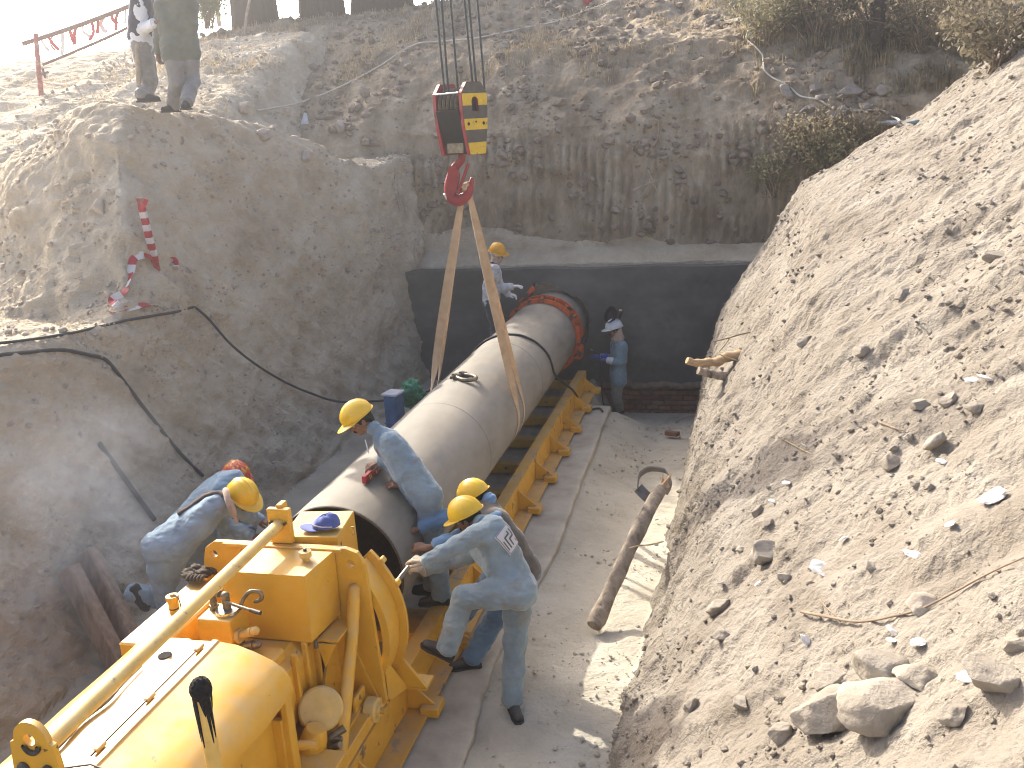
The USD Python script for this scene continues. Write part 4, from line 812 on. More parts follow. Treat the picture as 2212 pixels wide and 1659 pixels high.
def hard_hat(t, c, H, mat, s=1.0, ridge=True, peak=True):
    """Dome with three ridges, a rim all round and a peak at the front."""
    F_, L_, U_ = H; c = c + (U_ * 0.045) * s; nu, nv = 56, 18; v = []
    for j in range(nv + 1):
        b = j / nv * math.pi / 2
        for i in range(nu):
            a = i / nu * 2 * math.pi; x, y = math.cos(a) * math.cos(b), math.sin(a) * math.cos(b); z = math.sin(b)
            r = 1.0
            if ridge: r += 0.035 * math.exp(-(y / 0.07) ** 2) * min(1, z * 2.2) + 0.020 * (math.exp(-((y - 0.3) / 0.05) ** 2) + math.exp(-((y + 0.3) / 0.05) ** 2)) * min(1, max(0, z - 0.25) * 2)
            v.append(c + (F_ * x * 0.136 * r + L_ * y * 0.112 * r + U_ * (z * 0.132 * r)) * s)
    idx = np.arange((nv + 1) * nu).reshape(nv + 1, nu); nx = np.roll(idx, -1, 1)
    q = np.stack([idx[:-1], nx[:-1], nx[1:], idx[1:]], -1).reshape(-1, 4); f = np.vstack([q[:, [0, 1, 2]], q[:, [0, 2, 3]]])
    hh = part(t, 'hard_hat', (np.array(v), f), mat, smooth=50)
    rim = []
    for i in range(nu):
        a = i / nu * 2 * math.pi; x, y = math.cos(a), math.sin(a); pk = (max(0, x) ** 1.6) * (0.055 if peak else 0.012) + 0.010
        for (ex, z) in ((-0.004, 0.0), (pk, -0.018 * max(0, x) if peak else 0.0), (pk, -0.005 - 0.018 * max(0, x) if peak else -0.005), (-0.004, -0.007)):
            rim.append(c + (F_ * x * (0.136 + ex) + L_ * y * (0.112 + ex * (1 - 0.55 * max(0, x))) + U_ * z) * s)
    idx = np.arange(nu * 4).reshape(nu, 4); i2 = np.roll(idx, -1, 0); q = np.stack([idx, i2, np.roll(i2, -1, 1), np.roll(idx, -1, 1)], -1).reshape(-1, 4)
    part(hh, 'peak', (np.array(rim), np.vstack([q[:, [0, 1, 2]], q[:, [0, 2, 3]]])), mat, smooth=40)
    part(hh, 'harness', lathe([(0.098, -0.012), (0.101, -0.012), (0.101, 0.012), (0.098, 0.012), (0.098, -0.012)], c - (U_ * 0.018 + F_ * 0.0) * s, U_, 28), 'lens_dark')
    return hh

def hand_blob(w, d, nrm, side, curl=0.6, thumb=0.6, s=1.0, spread=0.1, k=0.006):
    """Palm, four unequal fingers of three bones and a thumb from the side of the palm; d points along the fingers, nrm out of the back of the hand."""
    d = norm(d); nrm = norm(nrm - d * np.dot(nrm, d)); x = np.cross(d, nrm) * side; B = Blob(k)
    Q = lambda a, b, c: w + (d * a + x * b + nrm * c) * s
    B.limb([Q(0.0, 0.012, 0), Q(0.085, 0.030, 0)], [0.021 * s, 0.015 * s], 0.012); B.limb([Q(0.0, -0.008, 0), Q(0.085, -0.028, 0)], [0.021 * s, 0.0145 * s], 0.012); B.limb([Q(0.0, 0, 0), Q(0.088, 0.0, 0.002)], [0.022 * s, 0.016 * s], 0.012)
    for j, (b0, L) in enumerate(((0.033, 0.072), (0.011, 0.080), (-0.011, 0.074), (-0.031, 0.058))):
        p = Q(0.088, b0, 0.0); ang = 0.12 + 0.08 * j; dirx = spread * (1.5 - j) * 0.25; pts, rs = [p], [0.0105 * s]
        for m, fr in enumerate((0.45, 0.30, 0.25)):
            ang += curl * (0.55, 0.75, 0.5)[m] + 0.05 * ((j * 7 + m) % 3 - 1)
            p = p + (d * math.cos(ang) + x * dirx - nrm * math.sin(ang)) * L * fr * s; pts.append(p); rs.append((0.0095, 0.0088, 0.0075)[m] * s)
        B.limb(pts, rs, 0.004)
    p0 = Q(0.018, 0.026, -0.006); p1 = p0 + (d * 0.030 + x * 0.026 - nrm * 0.016 * thumb) * s; p2 = p1 + (d * 0.030 + x * (0.012 - 0.012 * thumb) - nrm * 0.014 * thumb) * s; p3 = p2 + (d * 0.022 - x * 0.006 * thumb - nrm * 0.010 * thumb) * s
    B.limb([p0, p1, p2, p3], [0.0155 * s, 0.0125 * s, 0.0108 * s, 0.0085 * s], 0.006)
    return B

def boot(t, ankle, toe_dir, up=(0, 0, 1), s=1.0, mat='boot'):
    """A work shoe: heel under the ankle, toe along toe_dir, flat sole."""
    u = norm(up); f_ = norm(np.asarray(toe_dir, float) - u * np.dot(toe_dir, u)); lf = np.cross(u, f_); a = np.asarray(ankle, float)
    P = lambda x, y, z: a + (f_ * x + lf * y + u * z) * s
    B = Blob(0.022).limb([P(-0.005, 0, 0.03), P(-0.012, 0, -0.035)], [0.047 * s, 0.043 * s]).limb([P(-0.035, 0, -0.048), P(0.07, 0, -0.050), P(0.165, 0.004, -0.056)], [0.037 * s, 0.040 * s, 0.035 * s]).limb([P(0.03, 0, -0.01), P(0.11, 0, -0.045)], [0.038 * s, 0.034 * s])
    zc = -0.075
    b = part(t, 'shoe', B.mesh(0.011, 0.0015, 0.03, cut=lambda g: -(((g - a) @ u) / s - zc)), mat, smooth=True)
    out = Polygon([(-0.078, -0.030), (-0.06, -0.040), (0.05, -0.040), (0.13, -0.046), (0.185, -0.034), (0.208, 0.004), (0.19, 0.036), (0.13, 0.048), (0.05, 0.040), (-0.06, 0.040), (-0.078, 0.030)]).buffer(0.003, 3)
    part(b, 'sole', plate([(x * s, y * s) for x, y in out.exterior.coords], P(0, 0, -0.083), f_, lf, 0.020 * s), 'sole')

def person(name_label, J, fwd, up, base, suit, group=None, hat='helmet_yellow', skin='skin', glove=None, grip=None, wr=0.014, fat=1.18, face=True, moustache=True, curl=0.6, boots=True, hatkw={}, sleeve=(1, 1), headless=False, seed=1, hs=1.13, collar=True, legs=None, hair=True, lowsuit=None, hem=None):
    """J: joints (nk, hd, sL, sR, eL, eR, wL, wR, hL, hR, kL, kR, aL, aR, and optional tL, tR toe directions, dL, dR hand directions, nL, nR backs of hands)."""
    t = thing('person', name_label, 'person', base, group)
    H = basis(fwd, up); pel = (J['hL'] + J['hR']) / 2; ch = (J['sL'] + J['sR']) / 2; sp = J['nk'] - pel
    # continuous body: head, neck, trunk, limbs and hands
    B = Blob(0.03)
    B.limb([pel, ch * 0.5 + pel * 0.5, ch], [0.10, 0.095, 0.10]); B.limb([J['sL'], J['sR']], [0.055, 0.055]); B.limb([ch, J['nk'], J['hd'] - H[2] * 0.05], [0.06, 0.052, 0.05])
    for q in 'LR':
        B.limb([J['s' + q], J['e' + q], J['w' + q]], [0.05, 0.040, 0.027]); B.limb([J['h' + q], J['k' + q], J['a' + q]], [0.08, 0.055, 0.040])
    if not headless: add_head(B, J['hd'], H, hs)
    bm = [B.mesh(0.0105)]
    gl = []
    for q, sd in (('L', 1), ('R', -1)):
        d = J.get('d' + q, J['w' + q] - J['e' + q]); n = J.get('n' + q, V(0, 0, 1)); hb = hand_blob(J['w' + q] + norm(d) * 0.01, d, n, sd, curl=J.get('c' + q, curl), s=1.10 if not (glove and glove.get(q)) else 1.18)
        hb.limb([J['w' + q] - norm(J['w' + q] - J['e' + q]) * 0.10, J['w' + q], J['w' + q] + norm(d) * 0.02], [0.030, 0.026, 0.022], 0.015)
        m = hb.mesh(0.0048 if not (glove and glove.get(q)) else 0.0055)
        if glove and glove.get(q): gl.append((q, m, glove[q]))
        else: bm.append(m)
    part(t, 'body', bm, skin, smooth=True)
    for q, m, mt in gl: part(t, 'glove', m, mt, smooth=True)
    if not headless and face: head_bits(t, J['hd'], H, hs, moustache, hair)
    if hat and not headless: hard_hat(t, J['hd'], H, hat, hs * 1.09, **hatkw)
    # clothes
    f_ = fat
    def trunk(C):
        side = norm(J['sR'] - J['sL']); back = norm(np.cross(side, sp))
        for a_, b_ in (('sL', 'hL'), ('sR', 'hR')):
            s0 = J[a_] * 0.80 + ch * 0.20; h0 = J[b_]; mid = s0 * 0.5 + h0 * 0.5
            C.limb([s0 + norm(pel - ch) * 0.07, mid, h0], [0.108 * f_, 0.112 * f_, 0.120 * f_], 0.05)
        C.limb([ch, (ch + pel) / 2, pel], [0.112 * f_, 0.118 * f_, 0.125 * f_], 0.05); C.limb([J['sL'], J['sR']], [0.068 * f_, 0.068 * f_], 0.05)
        C.limb([ch + norm(J['nk'] - ch) * 0.02, J['nk'] + norm(J['hd'] - J['nk']) * 0.01], [0.085, 0.062], 0.04)
    def arms(C, cover=1.0):
        for q, cv in zip('LR', sleeve):
            s_, e_, w_ = J['s' + q], J['e' + q], J['w' + q]; end = e_ + (w_ - e_) * cv
            C.limb([s_, s_ * 0.5 + e_ * 0.5, e_, e_ * 0.5 + end * 0.5, end - norm(w_ - e_) * 0.02], [0.076 * f_, 0.070 * f_, 0.060 * f_, 0.054 * f_, 0.050 * f_], 0.035)
    def legs_(C):
        for q in 'LR':
            h_, k_, a_ = J['h' + q], J['k' + q], J['a' + q]
            C.limb([h_, h_ * 0.5 + k_ * 0.5, k_, k_ * 0.5 + a_ * 0.5, a_ + norm(k_ - a_) * 0.02], [0.110 * f_, 0.100 * f_, 0.082 * f_, 0.078 * f_, 0.076 * f_], 0.04)
    if lowsuit:
        C = Blob(); trunk(C); arms(C)
        if hem is not None: C.limb([J['hL'], J['hL'] + hem], [0.135 * f_, 0.145 * f_], 0.05); C.limb([J['hR'], J['hR'] + hem], [0.135 * f_, 0.145 * f_], 0.05)
        part(t, suit[1], C.mesh(0.0125, wr, 0.085, seed), suit[0], smooth=True)
        C2 = Blob(); legs_(C2); C2.limb([J['hL'], J['hR']], [0.12 * f_, 0.12 * f_]); part(t, 'trousers', C2.mesh(0.0125, wr, 0.085, seed + 3), lowsuit, smooth=True); CC = C
    else:
        C = Blob(); trunk(C); arms(C); legs_(C); part(t, suit[1], C.mesh(0.0125, wr, 0.085, seed), suit[0], smooth=True); CC = C
    for q, cv in zip('LR', sleeve):        # cuffs
        e_, w_ = J['e' + q], J['w' + q]; c_ = e_ + (w_ - e_) * cv; a_ = norm(w_ - e_)
        part(t, 'cuff', lathe([(0.036, 0.018), (0.053 * f_, 0.016), (0.057 * f_, -0.02), (0.050 * f_, -0.03)], c_, a_, 22), suit[0], smooth=50)
        if not lowsuit or True:
            k_, an = J['k' + q], J['a' + q]; a2 = norm(an - k_); part(t, 'trouser_hem', lathe([(0.05, 0.02), (0.080 * f_, 0.022), (0.083 * f_, -0.01), (0.074 * f_, -0.05)], an, a2, 24), lowsuit or suit[0], smooth=50)
    if collar and not headless:
        ax = norm(J['hd'] - J['nk']); part(t, 'collar', lathe([(0.068, -0.03), (0.074, 0.0), (0.070, 0.030), (0.064, 0.032), (0.066, 0.0)], J['nk'] + ax * 0.01, ax, 26), suit[0], smooth=50)
    if boots:
        for q in 'LR':
            k_, a_ = J['k' + q], J['a' + q]; boot(t, a_, J.get('t' + q, fwd), J.get('u' + q, (0, 0, 1)), s=1.1)
    t.J, t.H, t.C, t.ch, t.pel = J, H, CC, ch, pel
    return t

def mid(a, b, t=0.5): return a * (1 - t) + b * t
def show(nm, J):
    L = lambda a, b: round(float(np.linalg.norm(J[a] - J[b])), 2)
    print(nm, {k: L(*k.split('-')) for k in ('sL-eL', 'eL-wL', 'sR-eR', 'eR-wR', 'hL-kL', 'kL-aL', 'hR-kR', 'kR-aR', 'nk-hd', 'sL-sR', 'hL-hR')}, 'trunk', round(float(np.linalg.norm((J['sL'] + J['sR'] - J['hL'] - J['hR']) / 2)), 2))

def knee(h, a, l1, l2, bend):
    """Where a knee (or elbow) lies between h and a, pushed towards bend."""
    h, a = np.asarray(h, float), np.asarray(a, float); d = a - h; D_ = min(np.linalg.norm(d), (l1 + l2) * 0.999); u = norm(d); x = (l1 * l1 - l2 * l2 + D_ * D_) / (2 * D_); hgt = math.sqrt(max(l1 * l1 - x * x, 0)); b = np.asarray(bend, float); b = norm(b - u * np.dot(b, u)); return h + u * x + b * hgt
POSE = {
 'A': {'nk': (-1.968, 7.200, 1.492), 'hd': (-2.117, 7.295, 1.485), 'sL': (-1.976, 7.204, 1.246), 'sR': (-1.811, 7.024, 1.548), 'eL': (-2.276, 7.224, 1.099), 'eR': (-2.104, 6.898, 1.416), 'wL': (-2.472, 6.997, 1.113), 'wR': (-2.366, 6.786, 1.298), 'hL': (-1.566, 6.854, 1.024), 'hR': (-1.628, 7.051, 0.988), 'kL': (-2.051, 6.804, 0.975), 'kR': (-1.665, 6.937, 0.495), 'aL': (-2.209, 6.703, 0.547), 'aR': (-1.672, 6.753, 0.043)},
 'B': {'nk': (-2.017, 7.697, 1.499), 'hd': (-2.173, 7.768, 1.459), 'sL': (-1.928, 7.496, 1.382), 'sR': (-2.164, 7.819, 1.343), 'eL': (-2.234, 7.331, 1.271), 'eR': (-2.459, 7.643, 1.318), 'wL': (-2.495, 7.188, 1.226), 'wR': (-2.714, 7.478, 1.253), 'hL': (-1.687, 7.557, 0.861), 'hR': (-1.874, 7.677, 0.868), 'kL': (-1.937, 7.393, 0.473), 'kR': (-2.200, 7.682, 0.494), 'aL': (-2.174, 7.237, 0.103), 'aR': (-2.511, 7.687, 0.138)},
 'C': {'nk': (-3.156, 7.825, 2.128), 'hd': (-3.311, 7.868, 2.197), 'sL': (-2.949, 7.683, 2.048), 'sR': (-3.140, 8.000, 1.937), 'eL': (-2.786, 7.795, 1.780), 'eR': (-2.866, 7.923, 1.764), 'wL': (-2.908, 7.736, 1.518), 'wR': (-3.157, 7.874, 1.738), 'hL': (-2.635, 7.689, 1.517), 'hR': (-2.787, 7.852, 1.491), 'kL': (-2.598, 7.689, 1.011), 'kR': (-2.745, 7.857, 0.992), 'aL': (-2.585, 7.689, 0.523), 'aR': (-2.730, 7.867, 0.512)},
 'D': {'nk': (-4.686, 7.566, 1.490), 'hd': (-4.510, 7.543, 1.487), 'sL': (-4.633, 7.329, 1.503), 'sR': (-4.897, 7.564, 1.357), 'eL': (-4.579, 7.591, 1.301), 'eR': (-4.845, 7.725, 1.079), 'wL': (-4.532, 7.824, 1.122), 'wR': (-4.553, 7.674, 1.008), 'hL': (-5.048, 7.206, 1.110), 'hR': (-5.248, 7.138, 1.119), 'kL': (-5.169, 6.887, 0.739), 'kR': (-5.297, 7.179, 0.624), 'aL': (-5.593, 7.052, 0.647), 'aR': (-5.297, 7.179, 0.137)},
 'E': {'nk': (-5.044, 8.191, 1.401), 'hd': (-5.051, 8.349, 1.348), 'sL': (-4.886, 8.054, 1.459), 'sR': (-5.232, 8.206, 1.300), 'eL': (-4.672, 8.041, 1.195), 'eR': (-4.978, 8.083, 1.146), 'wL': (-4.636, 7.815, 1.020), 'wR': (-4.805, 7.992, 0.938), 'hL': (-5.267, 7.917, 1.081), 'hR': (-5.342, 7.722, 1.076), 'kL': (-5.214, 7.916, 0.611), 'kR': (-5.281, 7.722, 0.608), 'aL': (-5.215, 7.916, 0.159), 'aR': (-5.285, 7.722, 0.157)},
 'F': {'nk': (-4.092, 16.085, 2.416), 'hd': (-4.039, 16.124, 2.581), 'sL': (-4.036, 15.867, 2.353), 'sR': (-4.180, 16.180, 2.215), 'eL': (-4.004, 15.987, 2.066), 'eR': (-4.037, 16.024, 1.985), 'wL': (-3.874, 16.102, 1.849), 'wR': (-3.765, 15.981, 2.014), 'hL': (-4.184, 16.068, 1.876), 'hR': (-4.164, 15.942, 1.722), 'kL': (-4.105, 16.062, 1.431), 'kR': (-4.083, 15.942, 1.277), 'aL': (-4.189, 16.122, 1.011), 'aR': (-4.170, 15.942, 0.854)},
 'G': {'nk': (-1.999, 16.835, 0.850), 'hd': (-2.063, 16.857, 1.002), 'sL': (-1.897, 16.664, 0.743), 'sR': (-2.070, 17.008, 0.725), 'eL': (-1.917, 16.581, 0.439), 'eR': (-2.086, 17.005, 0.412), 'wL': (-2.184, 16.645, 0.475), 'wR': (-2.348, 16.934, 0.471), 'hL': (-1.986, 16.673, 0.220), 'hR': (-2.029, 16.868, 0.216), 'kL': (-2.030, 16.665, -0.231), 'kR': (-2.070, 16.860, -0.235), 'aL': (-2.026, 16.951, -0.558), 'aR': (-2.135, 17.092, -0.596)},
 'H': {'nk': (-7.789, 11.998, 6.785), 'hd': (-7.746, 11.998, 6.947), 'sL': (-7.788, 12.215, 6.714), 'sR': (-7.633, 11.850, 6.695), 'eL': (-7.869, 12.029, 6.464), 'eR': (-7.670, 11.867, 6.367), 'wL': (-7.596, 12.109, 6.491), 'wR': (-7.412, 11.752, 6.413), 'hL': (-7.901, 12.147, 6.187), 'hR': (-7.809, 11.964, 6.211), 'kL': (-7.868, 12.147, 5.722), 'kR': (-7.762, 11.950, 5.747), 'aL': (-7.765, 11.759, 5.525), 'aR': (-8.020, 12.248, 5.539)},
 'I': {'nk': (-7.110, 11.826, 6.718), 'hd': (-7.110, 11.783, 6.878), 'sL': (-6.941, 11.952, 6.636), 'sR': (-7.323, 11.853, 6.646), 'eL': (-7.071, 12.143, 6.416), 'eR': (-7.395, 11.845, 6.325), 'wL': (-7.136, 12.107, 6.689), 'wR': (-7.499, 11.877, 6.064), 'hL': (-7.103, 11.987, 6.122), 'hR': (-7.235, 11.829, 6.114), 'kL': (-7.081, 11.954, 5.662), 'kR': (-7.229, 11.791, 5.654), 'aL': (-7.014, 11.619, 5.381), 'aR': (-7.478, 12.025, 5.373)},
}
def pose(k, **extra): J = {n: V(*p) for n, p in POSE[k].items()}; J.update(extra); return J
# ---- front worker with the printed back, one foot on the rail
JA = pose('A', dL=V(-1, 0.25, 0.02), dR=V(-1, 0.2, 0.1), nL=V(0.1, -0.5, 1), nR=V(0, -0.2, 1), tL=V(-0.95, 0.05, 0.30), uL=V(0.42, -0.1, 0.95), tR=V(0.45, -0.8, 0), cL=0.8)
JA['aR'][2] = ground(JA['aR'][0], JA['aR'][1]) + 0.093; JA['aL'][2] = 0.53
PA = person('worker in grey blue coverall with white badge on his back, one foot on the rail', JA, V(-0.93, 0.05, -0.42), V(-0.45, 0.02, 0.9), V(JA['aR'][0], JA['aR'][1], JA['aR'][2] - 0.09), ('coverall_grey', 'coverall'), glove={'L': 'glove_knit', 'R': 'glove_knit'}, seed=11)
def patch(t, name, c, X, Y, n, w, h, mat, lift=0.006, shape=None, nn=9, label=None):
    """A cloth patch laid on the clothes: its grid sinks along -n until it meets them."""
    X, Y, n = norm(X), norm(Y), norm(n); u, v = np.meshgrid(np.linspace(-0.5, 0.5, nn), np.linspace(-0.5, 0.5, nn), indexing='ij')
    p = c + X * (u * w)[..., None] + Y * (v * h)[..., None] + n * 0.12
    for _ in range(14):
        d = t.C.f(p); p = p - n * np.clip(d - lift - 0.006, -0.02, 0.05)[..., None]
    idx = np.arange(nn * nn).reshape(nn, nn); q = np.stack([idx[:-1, :-1], idx[1:, :-1], idx[1:, 1:], idx[:-1, 1:]], -1).reshape(-1, 4)
    P0 = p.reshape(-1, 3); f = np.vstack([q[:, [0, 1, 2]], q[:, [0, 2, 3]]])
    return part(t, name, (np.vstack([P0, P0 - n * 0.004]), np.vstack([f, f[:, ::-1] + len(P0)])), mat, smooth=True, label=label)
def badge(t, c, X, Y, n, w, h):
    b = patch(t, 'back_badge', c, X, Y, n, w, h, 'badge_white', 0.010, label='white badge with dark stepped lines')
    t2 = Thing(b.path, b.base); t2.C = t.C
    for (u0, v0, u1, v1, th) in ((-0.46, 0.46, 0.46, 0.46, 0.02), (-0.46, -0.46, 0.46, -0.46, 0.02), (0.47, -0.46, 0.47, 0.46, 0.02), (-0.47, -0.46, -0.47, 0.46, 0.02),
                                 (-0.30, 0.32, 0.02, 0.32, 0.07), (0.02, 0.34, 0.02, 0.0, 0.07), (0.0, 0.0, 0.34, 0.0, 0.07), (-0.30, 0.12, -0.16, 0.12, 0.07), (-0.16, 0.14, -0.16, -0.2, 0.07), (-0.18, -0.2, 0.34, -0.2, 0.07), (0.20, 0.34, 0.36, 0.34, 0.07), (-0.1, -0.36, 0.34, -0.36, 0.05)):
        m = V((u0 + u1) / 2, (v0 + v1) / 2, 0); ww = max(abs(u1 - u0), th) * w; hh_ = max(abs(v1 - v0), th) * h
        patch(t2, 'badge_line', c + norm(X) * m[0] * w + norm(Y) * m[1] * h, X, Y, n, ww, hh_, 'badge_line', 0.0145, nn=5)
bc = at(1101, 1162, y=6.95); bn = norm(V(0.62, -0.62, 0.62)); bX = norm(np.cross(V(-0.55, 0.1, 0.75), bn)) * -1
badge(PA, bc, norm(V(0.62, 0.05, -0.62) - bn * np.dot(V(0.62, 0.05, -0.62), bn)), np.cross(bn, norm(V(0.62, 0.05, -0.62) - bn * np.dot(V(0.62, 0.05, -0.62), bn))), bn, 0.21, 0.17)

# ---- worker in the grey vest behind him
JB = pose('B', dL=V(-1, -0.05, 0.05), dR=V(-0.95, -0.1, -0.1), nL=V(0, -0.5, 1), nR=V(0.1, -0.3, 1), tL=V(-0.9, -0.35, 0), tR=V(-1, 0.1, 0), cR=0.9, cL=0.8)
JB['aL'][2] = 0.10
PB = person('worker in dark grey knitted vest over blue shirt bending behind the front worker', JB, V(-0.85, 0.12, -0.5), V(-0.45, 0.05, 0.88), V(JB['aL'][0], JB['aL'][1], 0), ('shirt_blue', 'shirt'), lowsuit='denim', sleeve=(0.72, 0.78), seed=21)
vb_ = Blob(); 
for a_, b_ in (('sL', 'hL'), ('sR', 'hR')):
    s0 = JB[a_] * 0.80 + PB.ch * 0.20; vb_.limb([s0 + norm(PB.pel - PB.ch) * 0.05, mid(s0, JB[b_]), JB[b_]], [0.140, 0.150, 0.150], 0.05)
vb_.limb([PB.ch, mid(PB.ch, PB.pel), PB.pel], [0.15, 0.16, 0.15], 0.05).limb([mid(JB['sL'], JB['sR'], 0.08), mid(JB['sL'], JB['sR'], 0.92)], [0.095, 0.095], 0.05)
part(PB, 'vest', vb_.mesh(0.0125, 0.006, 0.12, 4), 'vest_grey', smooth=True)

# ---- worker leaning over the pipe from its right side
JC = pose('C', dL=V(-0.85, -0.38, 0.30), dR=V(-0.7, -0.5, -0.1), nL=V(0.45, -0.1, 0.85), cL=0.45, nR=V(0.2, 0, 1), tL=V(-1, -0.25, 0), tR=V(-1, 0.05, 0))
JC['aL'][2] = JC['aR'][2] = 0.478; JC['wL'] = V(-2.88, 7.75, 1.585); JC['wR'] = JC['wR'] + V(0, 0, 0.03)
PC = person('worker in blue coverall leaning over the top of the pipe beside the red level', JC, V(-0.72, -0.55, -0.48), V(-0.42, -0.18, 0.9), V(JC['aL'][0], JC['aL'][1], 0.385), ('coverall_blue', 'coverall'), seed=31)
patch(PC, 'chest_badge', at(813, 978, y=7.75), (1, -0.4, 0), (0, 0.1, 1), V(-0.6, -0.75, -0.1), 0.05, 0.09, 'badge_pink', 0.008, nn=5)
part(PC, 'zip_pull', tube([at(789, 950, y=7.60), at(793, 965, y=7.58), at(796, 978, y=7.56)], 0.006, 6), 'badge_white')

# ---- the two bending on the far left side of the machine
JD = pose('D', dR=V(0.95, 0.1, -0.15), dL=V(0.95, -0.1, -0.2), tR=V(0.9, 0.2, 0), tL=V(0.15, 0.2, -0.95), uL=V(-0.95, 0.15, -0.15))
JD['kL'] = at(345, 1292, y=7.35); JD['aL'] = at(284, 1280, y=7.15)
PD = person('worker in pale blue coverall with brown scarf over his back bending beside the machine', JD, V(0.82, -0.25, -0.55), V(0.5, -0.22, 0.84), V(JD['aR'][0], JD['aR'][1], JD['aR'][2] - 0.09), ('coverall_pale', 'coverall'), seed=41)
sca = [at(496, 1066, y=7.35), at(478, 1050, y=7.40), at(455, 1048, y=7.40), at(425, 1056, y=7.38), at(395, 1074, y=7.32), at(370, 1092, y=7.25)]
def drape(t, pts, w, mat, name, lift=0.012, n=30, strands=3):
    P = spline(pts, n); g = []
    for _ in range(10):
        e = 1e-3; gr = np.stack([t.C.f(P + np.eye(3)[k] * e) - t.C.f(P - np.eye(3)[k] * e) for k in range(3)], -1); gr /= np.linalg.norm(gr, axis=-1, keepdims=True) + 1e-9
        P = P - gr * (t.C.f(P) - lift)[:, None]
    tt = np.gradient(P, axis=0); s_ = np.cross(tt, gr); s_ /= np.linalg.norm(s_, axis=1, keepdims=True)
    out = [tube(P + s_ * ((k - (strands - 1) / 2) * w / strands)[None] * np.interp(np.linspace(0, 1, n), [0, 0.3, 1], [0.7, 1, 1.1])[:, None] if False else P + s_ * ((k - (strands - 1) / 2) * w / strands), w / strands * 0.62, 8) for k in range(strands)]
    part(t, name, out, mat, smooth=True)
drape(PD, sca, 0.10, 'scarf_brown', 'scarf')
part(PD, 'neck_scarf', tube(spline([at(487, 1058, y=7.38), at(495, 1085, y=7.27), at(505, 1112, y=7.27), at(512, 1130, y=7.27)], 14), [0.03] * 5 + [0.036] * 5 + [0.02] * 4, 9), 'scarf_tan', smooth=True)
JE = pose('E', dR=V(-0.2, 0, 0.35), dL=V(-0.8, -0.3, 0.3), tR=V(1, 0, 0), tL=V(1, 0, 0))
PE = person('worker in pale blue coverall with red and yellow helmet, bending behind the scarf wearer', JE, V(0.75, -0.45, -0.62), V(0.45, -0.3, 0.84), V(JE['aR'][0], JE['aR'][1], -0.06), ('coverall_pale', 'coverall'), hat='helmet_red', seed=51)
part(PE, 'watch', lathe([(0.032, -0.014), (0.037, -0.014), (0.037, 0.014), (0.032, 0.014), (0.032, -0.014)], mid(JE['wL'], JE['eL'], 0.1), JE['wL'] - JE['eL'], 18), 'lens_dark')

# ---- two at the headwall
JF = pose('F', dR=V(1, -0.1, 0.12), dL=V(1, -0.2, -0.1), tR=V(1, -0.2, 0), tL=V(1, 0, 0), cR=0.35)
PF = person('worker in grey patterned top with white gloves and wrapped face standing left of the pipe', JF, V(0.88, -0.38, -0.22), V(0.1, -0.1, 1), V(JF['aR'][0], JF['aR'][1], -0.1), ('knit_grey', 'jumper'), lowsuit='trouser_dark', hat='helmet_ochre', glove={'L': 'glove_white', 'R': 'glove_white'}, face=False, seed=61, collar=False)
H_ = PF.H; hb = Blob(0.02).lump(JF['hd'] + H_[2] * -0.045, (0.105, 0.092, 0.095), H_).limb([JF['nk'], JF['hd'] - H_[2] * 0.06], [0.082, 0.085]).limb([JF['hd'] - H_[2] * 0.05 - H_[1] * 0.085, JF['hd'] - H_[2] * 0.09 + H_[0] * 0.08], [0.03, 0.035])
part(PF, 'face_cloth', hb.mesh(0.011, 0.006, 0.05, 7), 'scarf_tan', smooth=True)
part(PF, 'under_hat_cloth', lathe([(0.10, -0.04), (0.118, -0.03), (0.118, 0.03), (0.10, 0.035)], JF['hd'] + H_[2] * 0.035, H_[2], 24), 'shirt_white', smooth=True)
part(PF, 'black_collar', lathe([(0.075, -0.03), (0.088, 0.0), (0.078, 0.03)], JF['nk'] + V(0, 0, 0.0), JF['hd'] - JF['nk'], 22), 'lens_dark', smooth=True)
for o in (0.0, 0.018): part(PF, 'sleeve_stripe', tube([mid(JF['sR'], JF['eR'], 0.1) + V(0.05, -0.055, 0.0 - o), JF['eR'] + V(0.02, -0.066, -0.01 - o), mid(JF['eR'], JF['wR'], 0.85) + V(0, -0.056, 0.0 - o)], 0.006, 6), 'lens_dark' if o == 0 else 'red_band', smooth=True)
JG = pose('G', dL=V(-1, 0.05, 0.08), dR=V(-1, -0.1, 0.2), tL=V(-1, -0.2, 0), tR=V(-1, 0, 0))
PG = person('welder in denim jacket with raised black mask and blue gauntlets at the headwall', JG, V(-0.93, -0.30, -0.15), V(0, 0, 1), V(JG['aL'][0], JG['aL'][1], JG['aL'][2] - 0.09), ('jacket_denim', 'jacket'), lowsuit='trouser_mud', hem=V(0, 0, -0.14), hat='helmet_white', glove={'L': 'glove_blue', 'R': 'glove_blue'}, seed=71, fat=1.05, wr=0.012)
H_ = PG.H; hb = Blob(0.02).limb([JG['nk'] + V(0, 0, -0.01), JG['nk'] + V(0, 0, 0.06)], [0.10, 0.085]).limb([JG['nk'] + V(0.02, 0, 0.02), JG['hd'] - H_[0] * 0.06 + H_[2] * 0.03], [0.08, 0.075]).limb([JG['sL'] * 0.35 + JG['nk'] * 0.65, JG['nk'] - H_[0] * 0.05], [0.06, 0.07]).limb([JG['nk'] + H_[0] * 0.10, JG['nk'] + H_[0] * 0.09 + V(0, 0, -0.05)], [0.035, 0.025])
part(PG, 'head_cloth', hb.mesh(0.011, 0.006, 0.05, 9), 'scarf_tan', smooth=True)
part(PG, 'hat_band', lathe([(0.117, -0.014), (0.132, -0.014), (0.132, 0.02), (0.117, 0.02)], JG['hd'] + H_[2] * 0.058, H_[2], 26), 'vest_navy', smooth=50)
